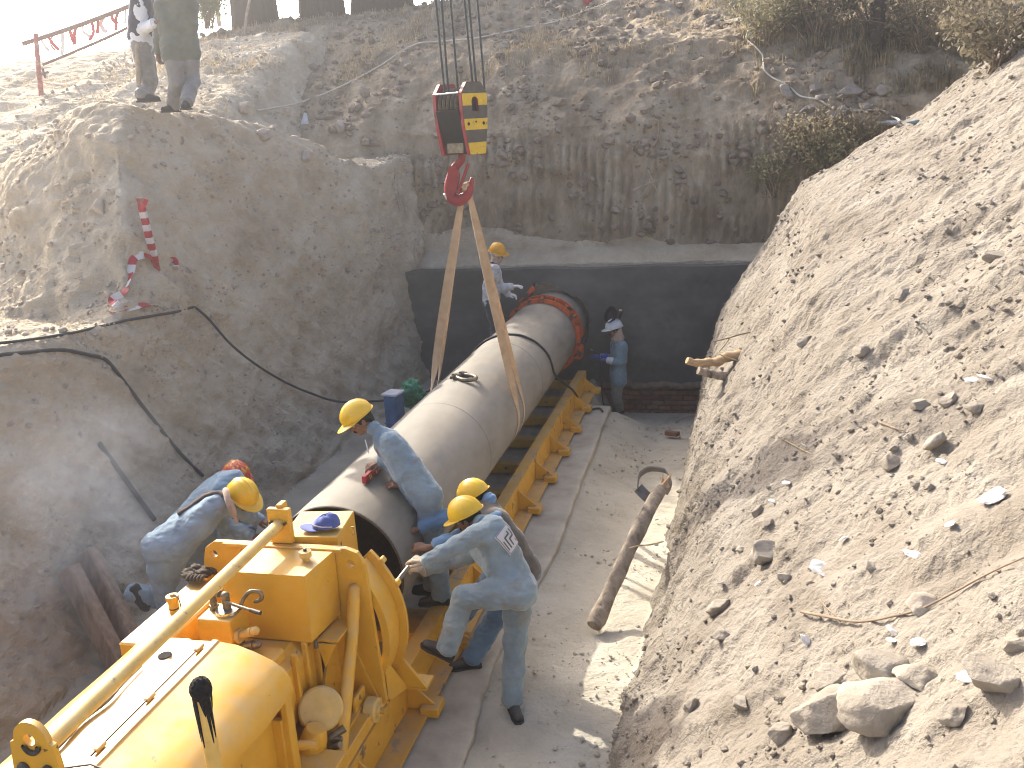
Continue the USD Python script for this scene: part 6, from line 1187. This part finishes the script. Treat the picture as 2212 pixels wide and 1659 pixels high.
# ---- fence of red posts and rails with bunting at the upper left
fb = G(88, 206); fy = fb[1]; FN = thing('barrier_fence', 'rough red barrier of a post and two sagging poles hung with red and white tape', 'fence', fb)
ft = at(77, 72, y=fy); part(FN, 'post', tube([fb - V(0, 0, 0.2), mid(fb, ft), ft], [0.055, 0.05, 0.045], 10), 'post_red')
r1 = [at(48, 95, y=fy - 0.05), at(120, 72, y=fy + 0.3), at(200, 44, y=fy + 0.6), at(275, 15, y=fy + 0.9), at(340, -14, y=fy + 1.2)]; r2 = [at(92, 140, y=fy), at(160, 112, y=fy + 0.4), at(230, 82, y=fy + 0.7), at(300, 48, y=fy + 1.0), at(345, 25, y=fy + 1.2)]
part(FN, 'rail', tube(spline(r1, 30), 0.045, 8), 'rail_brown', smooth=True); part(FN, 'rail', tube(spline(r2, 30), 0.028, 8), 'rail_brown', smooth=True)
part(FN, 'lashing', [bar(at(82, 162, y=fy - 0.06), at(104, 156, y=fy - 0.06), 0.05, 0.04), bar(at(92, 148, y=fy - 0.05), at(98, 168, y=fy - 0.05), 0.03, 0.04)], 'rail_brown')
R1, R2 = spline(r1, 60), spline(r2, 60); rt = np.random.default_rng(17)
for k in range(15):
    i = 8 + 3 * k; a_, b_ = R1[i], R2[min(max(0, i - 4 + rt.integers(-4, 5)), 59)]; f_ = rt.uniform(0.5, 1.0)
    part(FN, 'bunting', ribbon(spline([a_, mid(a_, b_, f_ * 0.5) + V(rt.normal(0, 0.05), 0, 0), mid(a_, b_, f_)], 8), 0.05 + 0.04 * rt.random(), V(0.3 * rt.normal(), -1, 0.2)), 'tape_red' if k % 3 else 'tape_white')
fp2 = G(300, 190); part(FN, 'post', tube([at(296, 120, y=fy + 1.1) , at(290, -20, y=fy + 1.0)], 0.04, 8), 'post_red') if False else None
rp0 = at(301, 220, d=12.75)
single('ranging_pole', tube([rp0, at(296, 90, d=12.6), at(291, -60, d=12.45)], 0.034, 10), 'wood_pale', 'long pale wooden pole standing upright before the surveyor in the navy vest', 'pole')

# ---- things behind the pipe: blue drum, green net, the stand the left welder is on
db = at(853, 905, y=11.35); db = V(at(853, 890, y=11.6)[0], 11.6, 0.0); DB = thing('blue_drum', 'blue box shaped tank with pale top behind the pipe by the left bank', 'tank', db)
dt = at(853, 852, y=11.6)[2]; part(DB, 'body', bx(V(db[0], 11.6, dt / 2), (0.20, 0.24, dt), rot((0, 0, 1), 10), 0.02), 'drum_blue'); part(DB, 'lid', bx(V(db[0], 11.6, dt + 0.02), (0.23, 0.26, 0.04), rot((0, 0, 1), 10), 0.01), 'drum_pale')
for f_ in (0.35, 0.7): part(DB, 'rib', bx(V(db[0], 11.6, dt * f_), (0.215, 0.255, 0.03), rot((0, 0, 1), 10), 0.005), 'drum_blue')
gc = at(890, 852, y=12.1); single('green_net_sack', [ico(gc + V(x_, 0.1 * k, z_), (0.17, 0.13, 0.16), 3, seed=k, amp=0.5, freq=2.2) for k, (x_, z_) in enumerate(((0, 0.05), (0.08, -0.15), (-0.06, -0.12), (0.12, -0.32), (-0.02, -0.4), (0.05, -0.6)))], 'net_green', 'bundle of green netting hanging behind the pipe beside the blue tank', 'netting', smooth=True)
ST = thing('timber_trestle', 'rough timber trestle under the worker standing left of the pipe joint', 'trestle', V(-4.2, 16.1, -0.1))
fz = min(POSE['F']['aL'][2], POSE['F']['aR'][2]) - 0.095; part(ST, 'platform', bx((-4.2, 16.1, fz - 0.02), (0.5, 0.7, 0.05), None, 0.005), 'wood_timber')
for sx_ in (-1, 1):
    for sy_ in (-1, 1): part(ST, 'leg', bar((-4.2 + 0.24 * sx_, 16.1 + 0.33 * sy_, -0.12), (-4.2 + 0.2 * sx_, 16.1 + 0.28 * sy_, fz - 0.04), 0.07, 0.07), 'wood_timber')

# ---- posts and sticks on the crest
for (u0, v0, u1, v1, y, r, mat, lab) in ((473, 48, 469, -15, 22.0, 0.05, 'rail_brown', 'grey post on the skyline between the men and the tree trunks'), (527, 78, 541, -8, 20.6, 0.035, 'wood_pale', 'pale bent stick standing before the left tree trunk'), (935, 46, 938, 16, 20.6, 0.04, 'wood_pale', 'short white stick standing beside the crane ropes'), (948, 20, 944, -15, 21.6, 0.07, 'stone_grey', 'grey post behind the crane ropes')):
    p = G(u0, v0); single('stake', tube([p - V(0, 0, 0.15), at((u0 + u1) / 2 - 2, (v0 + v1) / 2, y=p[1]), at(u1, v1, y=p[1])], r * p[1] / 21, 8), mat, lab, 'stake')
rb_ = G(1270, 8); single('red_rag', ico(rb_ + V(0, 0, 0.06), (0.10, 0.07, 0.10), 2, seed=5, amp=0.6), 'tape_red', 'small red rag on the far crest right of the ropes', 'rag')
# ---------------------------------------------------------------- loose earth, too small to pick apart
def scatter(code, n, lo, hi, seed, region, power=2.6, sub=0, flat=0.75, clump=0.5, embed=0.2):
    g = np.random.default_rng(seed); R, C = TK.shape; m = (TK == code) & region(TP[..., 0], TP[..., 1], TP[..., 2]); ii = np.argwhere(m); ii = ii[(ii[:, 0] < R - 1) & (ii[:, 1] < C - 1)]
    P0 = TP[ii[:, 0], ii[:, 1]]; w = np.linalg.norm(np.cross(TP[ii[:, 0] + 1, ii[:, 1]] - P0, TP[ii[:, 0], ii[:, 1] + 1] - P0), axis=1)
    w = w * np.clip((fbm(P0 / 0.7, 3, seed) - (0.30 + 0.25 * clump)) * 6, 0.06, 1.5); pick = g.choice(len(ii), n, p=w / w.sum()); P = P0[pick] + g.normal(0, 0.01, (n, 3))
    r = lo * (hi / lo) ** (g.random(n) ** power); m0 = trimesh.creation.icosphere(sub, 1.0); v0 = np.array(m0.vertices); f0 = np.array(m0.faces); k = len(v0)
    v = v0[None] * (1 + g.uniform(-0.32, 0.28, (n, k, 1))) * np.stack([1 + 0.3 * g.random(n), 0.75 + 0.25 * g.random(n), np.full(n, flat)], 1)[:, None]
    a, b = g.uniform(0, 6.28, n), g.uniform(-0.8, 0.8, n); ca, sa, cb_, sb = np.cos(a), np.sin(a), np.cos(b), np.sin(b)
    x, y, z = v[..., 0], v[..., 1] * cb_[:, None] - v[..., 2] * sb[:, None], v[..., 1] * sb[:, None] + v[..., 2] * cb_[:, None]
    v = np.stack([x * ca[:, None] - y * sa[:, None], x * sa[:, None] + y * ca[:, None], z], -1) * r[:, None, None] + P[:, None] + np.array([0, 0, 1.0]) * (r * embed)[:, None, None]
    return v.reshape(-1, 3), (f0[None] + (np.arange(n) * k)[:, None, None]).reshape(-1, 3)
single('loose_clods', scatter(2, 11000, 0.007, 0.040, 1, lambda x, y, z: (y > 2) & (x < 5.5) & (y < 17), 3.2, clump=0.3, embed=-0.1), 'soil_right', 'fine crumbs and clods strewn over the sunlit slope', 'earth', smooth=False, kind='stuff')
single('loose_clods', scatter(1, 5000, 0.010, 0.060, 2, lambda x, y, z: (y > 4) & (z > 2.3) & (x > -14), 2.4), 'clod_grey', 'crumbs of earth strewn over the mound and ledge', 'earth', smooth=False, kind='stuff')
single('loose_clods', scatter(3, 9000, 0.020, 0.13, 3, lambda x, y, z: (y > 18.2) & (y < 30) & (x > -16) & (x < 9), 2.6), 'clod_brown', 'crumbs of earth strewn over the far bank', 'earth', smooth=False, kind='stuff')
single('loose_clods', scatter(0, 2600, 0.006, 0.028, 4, lambda x, y, z: (y > 4) & (x > -2.0), 3.0), 'soil_floor', 'crumbs of earth strewn over the pit floor', 'earth', smooth=False, kind='stuff')
single('loose_clods', scatter(1, 3500, 0.008, 0.04, 5, lambda x, y, z: (y > 4) & (z > 0.1) & (z < 4.6) & (x > -9) & (y < 17.5), 2.8, clump=0.8), 'clod_grey', 'crumbs of earth clinging to the left bank face', 'earth', smooth=False, kind='stuff')

# ---------------------------------------------------------------- plants
def blades(P, H_, W_, seed, bend=0.5, up=None):
    """Grass blades: two bent triangles each, rooted at P."""
    g = np.random.default_rng(seed); n = len(P); h = H_ * g.uniform(0.5, 1.3, n)[:, None]; a = g.uniform(0, 6.28, n); d = np.stack([np.cos(a), np.sin(a), np.zeros(n)], 1); s = np.stack([-np.sin(a), np.cos(a), np.zeros(n)], 1) * (W_ * g.uniform(0.6, 1.4, n))[:, None]
    u = np.array([0, 0, 1.0]) if up is None else up; t1 = P + u * h * 0.6 + d * h * 0.15 * bend; t2 = P + u * h * 0.95 * (1 - 0.35 * bend) + d * h * bend * g.uniform(0.4, 1.3, n)[:, None]
    v = np.stack([P - s / 2, P + s / 2, t1 - s / 3, t1 + s / 3, t2], 1).reshape(-1, 3); o = (np.arange(n) * 5)[:, None, None]
    return v, (np.array([[0, 1, 3], [0, 3, 2], [2, 3, 4]])[None] + o).reshape(-1, 3)
def leaves(C, size, seed, droop=0.3):
    """Leaf cards at the points C: a folded diamond each."""
    g = np.random.default_rng(seed); n = len(C); d = g.normal(size=(n, 3)); d[:, 2] -= droop; d /= np.linalg.norm(d, axis=1, keepdims=True); s = np.cross(d, g.normal(size=(n, 3))); s /= np.linalg.norm(s, axis=1, keepdims=True); L = (size * g.uniform(0.6, 1.4, n))[:, None]
    v = np.stack([C, C + d * L * 0.5 + s * L * 0.24, C + d * L, C + d * L * 0.5 - s * L * 0.24], 1).reshape(-1, 3); o = (np.arange(n) * 4)[:, None, None]
    return v, (np.array([[0, 1, 2], [0, 2, 3]])[None] + o).reshape(-1, 3)
def shrub(name, u, v, w, h, n, lab, mat, seed, size=0.09, base=None, stems=16, dep=0.6, cat='shrub'):
    p = hit(u, v) if base is None else base; g = np.random.default_rng(seed); t = thing(name, lab, cat, p); tips, st = [], []
    for k in range(stems):
        a = g.uniform(0, 6.28); e = p + V(math.cos(a) * w / 2 * g.uniform(0.4, 1), math.sin(a) * w / 2 * dep * g.uniform(0.4, 1), h * g.uniform(0.55, 1.0)); m_ = p + (e - p) * 0.5 + V(g.normal(0, 0.1), g.normal(0, 0.1), 0.12 * h); c = spline([p + V(g.normal(0, 0.06), g.normal(0, 0.06), -0.05), m_, e], 10); tips.append(c); st.append(tube(c, np.linspace(0.016, 0.004, 10), 5))
        for q in range(3):
            b = c[g.integers(3, 9)]; e2 = b + g.normal(0, 0.16, 3) * (w / 1.5) + V(0, 0, 0.1); c2 = np.linspace(b, e2, 6); tips.append(np.r_[c2, c2[:4]]); st.append(tube(c2, np.linspace(0.007, 0.003, 6), 4))
    part(t, 'stem', st, 'twig', smooth=True); T_ = np.vstack([c[3:] for c in tips]); C = T_[g.integers(0, len(T_), n)] + g.normal(0, 0.09 * max(1, w / 1.4), (n, 3)); part(t, 'foliage', leaves(C, size, seed), mat, smooth=False); return t
for k, (u, v, y, w, h, n, mt, lab) in enumerate(((1790, 400, 18.3, 1.7, 1.0, 1500, 'leaf_olive', 'dry olive bush growing at the right end of the far wall, the middle one'), (1860, 335, 18.7, 1.7, 0.85, 1400, 'leaf_dry', 'straw coloured bush above the others at the right end of the far wall'), (1672, 420, 18.2, 1.0, 0.75, 700, 'leaf_olive', 'small sparse green bush hanging over the right end of the far wall'), (1735, 345, 18.5, 1.5, 0.8, 1000, 'leaf_dry', 'low dry bush over the small sparse one at the wall end'))):
    shrub('dry_bush', u, v, w, h, n, lab, mt, 1 + k, 0.075, base=at(u, v, y=y), stems=22)
for k, (u, v, w, h, mt, lab) in enumerate(((1660, 95, 2.0, 1.1, 'leaf_olive', 'dull green scrub bush behind the white plastic scrap'), (1760, 90, 2.6, 1.3, 'scrub_dark', 'dark scrub bush left of the dark tree stem at the upper right'), (1880, 60, 2.4, 1.5, 'leaf_dark', 'dark bush round the foot of the tree stem at the upper right'), (1980, 110, 2.6, 1.1, 'scrub_dark', 'tangled dry scrub right of the tree stem'), (2080, 60, 2.6, 1.4, 'leaf_dry', 'tall dry scrub near the upper right corner'), (2150, 150, 2.0, 0.9, 'scrub_dark', 'low dark scrub beside the top of the sunlit slope'), (1700, 30, 2.4, 1.2, 'leaf_olive', 'scrub bush on the crest right of the far wall'))):
    shrub('scrub_bush', u, v, w, h, 1700, lab, mt, 20 + k, 0.085, stems=20)
pt = hit(1888, 100); TS = thing('slender_tree', 'dark slender tree stem standing in the scrub at the upper right', 'tree', pt)
part(TS, 'trunk', tube(spline([pt - V(0, 0, 0.2), pt + V(0.05, 0, 1.2), pt + V(-0.06, 0.1, 2.6), pt + V(0.1, 0.2, 5.0)], 26), np.linspace(0.15, 0.08, 26) * (1 + 0.08 * np.sin(np.arange(26) * 1.3)), 12), 'bark_dark', smooth=True)
gg = np.random.default_rng(77); part(TS, 'crown', leaves(pt + V(0.1, 0.2, 5.6) + gg.normal(0, 1, (1500, 3)) * V(0.9, 0.9, 0.7), 0.14, 78), 'leaf_dark', smooth=False)
def dense_pts(code, n, seed, region):
    g = np.random.default_rng(seed); ii = np.argwhere((TK == code) & region(TP[..., 0], TP[..., 1], TP[..., 2])); P = TP[ii[:, 0], ii[:, 1]]; w = np.clip((fbm(P / 0.9, 3, seed) - 0.48) * 8, 0.02, 1) ; return P[g.choice(len(P), n, p=w / w.sum())] + g.normal(0, 0.02, (n, 3))
single('dry_grass', blades(dense_pts(3, 9000, 31, lambda x, y, z: (y > 19.6) & (y < 27) & (x > -14) & (x < 0.5)), 0.12, 0.014, 32, 0.9), 'straw', 'sparse dry grass on the far bank and its crest', 'grass', smooth=False, kind='stuff')
single('dry_weeds', blades(dense_pts(3, 9000, 33, lambda x, y, z: (y > 19.0) & (y < 28) & (x > 0.4)), 0.38, 0.018, 34, 0.7), 'leaf_dry', 'dry weeds covering the upper right of the far bank', 'weeds', smooth=False, kind='stuff')
single('dry_weeds', [blades(dense_pts(1, 2600, 35, lambda x, y, z: (y > 13.5) & (x < -8.3) & (x > -18)), 0.14, 0.014, 36, 0.8), blades(dense_pts(1, 1500, 37, lambda x, y, z: (y > 9) & (y < 13) & (z > 2.4) & (z < 3.4)), 0.06, 0.008, 38, 0.8)], 'straw', 'sparse dry weeds on the mound and behind it', 'weeds', smooth=False, kind='stuff')
# tree trunks at the very top, their crowns above the picture
def tree(u0, u1, v, y, lab, seed, ch, cr, n):
    b0 = at(u0, v, y=y); b1 = at(u1, v, y=y); c = (b0 + b1) / 2; c[2] = min(ground(c[0], c[1]), c[2]); r = abs(b1[0] - b0[0]) / 2; t = thing('tree', lab, 'tree', c); g = np.random.default_rng(seed)
    a = np.arange(40) / 40 * 2 * math.pi; zs = np.array([-0.6, 0.0, 0.3, 0.7, 1.2, 1.8, 2.6]); rs = np.array([1.18, 1.10, 1.03, 0.99, 0.96, 0.90, 0.80]); rows = []
    for z, q in zip(zs, rs):
        fl = 1 + 0.13 * np.abs(np.sin(a * 4.5 + seed)) ** 0.7 * q + 0.05 * np.sin(a * 11 + z); rows.append(np.stack([c[0] + r * q * fl * np.cos(a), c[1] + r * q * fl * np.sin(a) * 0.9, np.full(40, c[2] + z)], 1))
    P = np.array(rows); i, j = np.meshgrid(np.arange(len(zs) - 1), np.arange(40), indexing='ij'); j2 = (j + 1) % 40; q = np.stack([i * 40 + j, i * 40 + j2, (i + 1) * 40 + j2, (i + 1) * 40 + j], -1).reshape(-1, 4)
    part(t, 'trunk', (P.reshape(-1, 3), np.vstack([q[:, [0, 1, 2]], q[:, [0, 2, 3]]])), 'bark_dark', smooth=50)
    top = V(c[0], c[1], c[2] + 2.2); cl = []
    for k in range(7):
        e = top + V(g.normal(0, cr * 0.6), g.normal(0, cr * 0.35) + 0.6, g.uniform(0.1, 0.8)); part(t, 'limb', tube(spline([top - V(0, 0, 0.3), mid(top, e) + g.normal(0, 0.4, 3), e], 12), np.linspace(r * 0.45, 0.05, 12), 8), 'bark_dark', smooth=True)
        for _ in range(5): cl.append(e + g.normal(0, 0.9, 3) * V(1.1, 0.9, 0.45))
    cl = np.array(cl); C = cl[g.integers(0, len(cl), n)] + g.normal(0, 0.5, (n, 3)) * V(1, 1, 0.6); part(t, 'crown', leaves(C, 0.30, seed), 'leaf_dark', smooth=False)
tree(512, 592, 42, 24.6, 'huge dark tree trunk with ridged bark, the left one at the top edge', 5, 11, 3.6, 2600)
tree(655, 738, 26, 25.2, 'huge brown tree trunk at the top edge, right of the left trunk', 6, 12, 3.8, 2600)
tree(772, 880, 10, 25.6, 'third tree trunk just showing at the top edge left of the ropes', 7, 12, 3.8, 2600)
pb = hit(452, 50); shrub('green_bush', 452, 50, 1.6, 1.3, 2200, 'pale green bush on the skyline left of the tree trunks', 'leaf_green', 61, 0.10, base=V(at(450, 52, y=25.5)[0], 25.5, at(450, 58, y=25.5)[2]), stems=22)

# ---------------------------------------------------------------- smoke drifting from the machine, and the hazy air
sm = V(-5.65, 6.6, 1.35)
usdkit.material(stage, LK + 'smoke_look', {'c': ('geometry', {}), 'm': ('mapping', {'location': tuple(-sm), 'scale': (1, 1, 1)}), 'm2': ('mapping', {'scale': (0.95, 0.55, 0.62)}), 'n': ('noise_texture', {'scale': 1.5, 'detail': 5.0, 'roughness': 0.62}), 'l': ('vector_math', {'math_type': 'length'}),
    'r': ('map_range', {'from_min': 1.0, 'from_max': 0.15, 'to_min': 0.0, 'to_max': 1.0, 'clamp': True}), 'nr': ('map_range', {'from_min': 0.42, 'from_max': 0.72, 'clamp': True}), 'mu': ('math', {'math_type': 'multiply'}), 'd': ('math', {'math_type': 'multiply', 'value2': SMOKE}),
    'v': ('principled_volume', {'color': (0.72, 0.80, 0.93), 'anisotropy': 0.3})},
    [('c.position', 'm.vector'), ('c.position', 'n.vector'), ('m.vector', 'm2.vector'), ('m2.vector', 'l.vector1'), ('l.value', 'r.value'), ('n.fac', 'nr.value'), ('r.result', 'mu.value1'), ('nr.result', 'mu.value2'), ('mu.value', 'd.value1'), ('d.value', 'v.density')], volume='v.volume')
single('smoke', ico(sm, (1.05, 1.80, 1.60), 3), 'smoke_look', 'thin bluish smoke drifting along the left bank beside the machine', 'smoke', smooth=True, kind='stuff')
usdkit.material(stage, LK + 'haze_look', {'v': ('principled_volume', {'color': (0.95, 0.95, 0.96), 'density': HAZE, 'anisotropy': 0.8})}, volume='v.volume')
single('haze', bx((0, 15, 11), (130, 160, 26)), 'haze_look', 'pale dusty haze in the air of the pit', 'haze', smooth=False, kind='stuff')
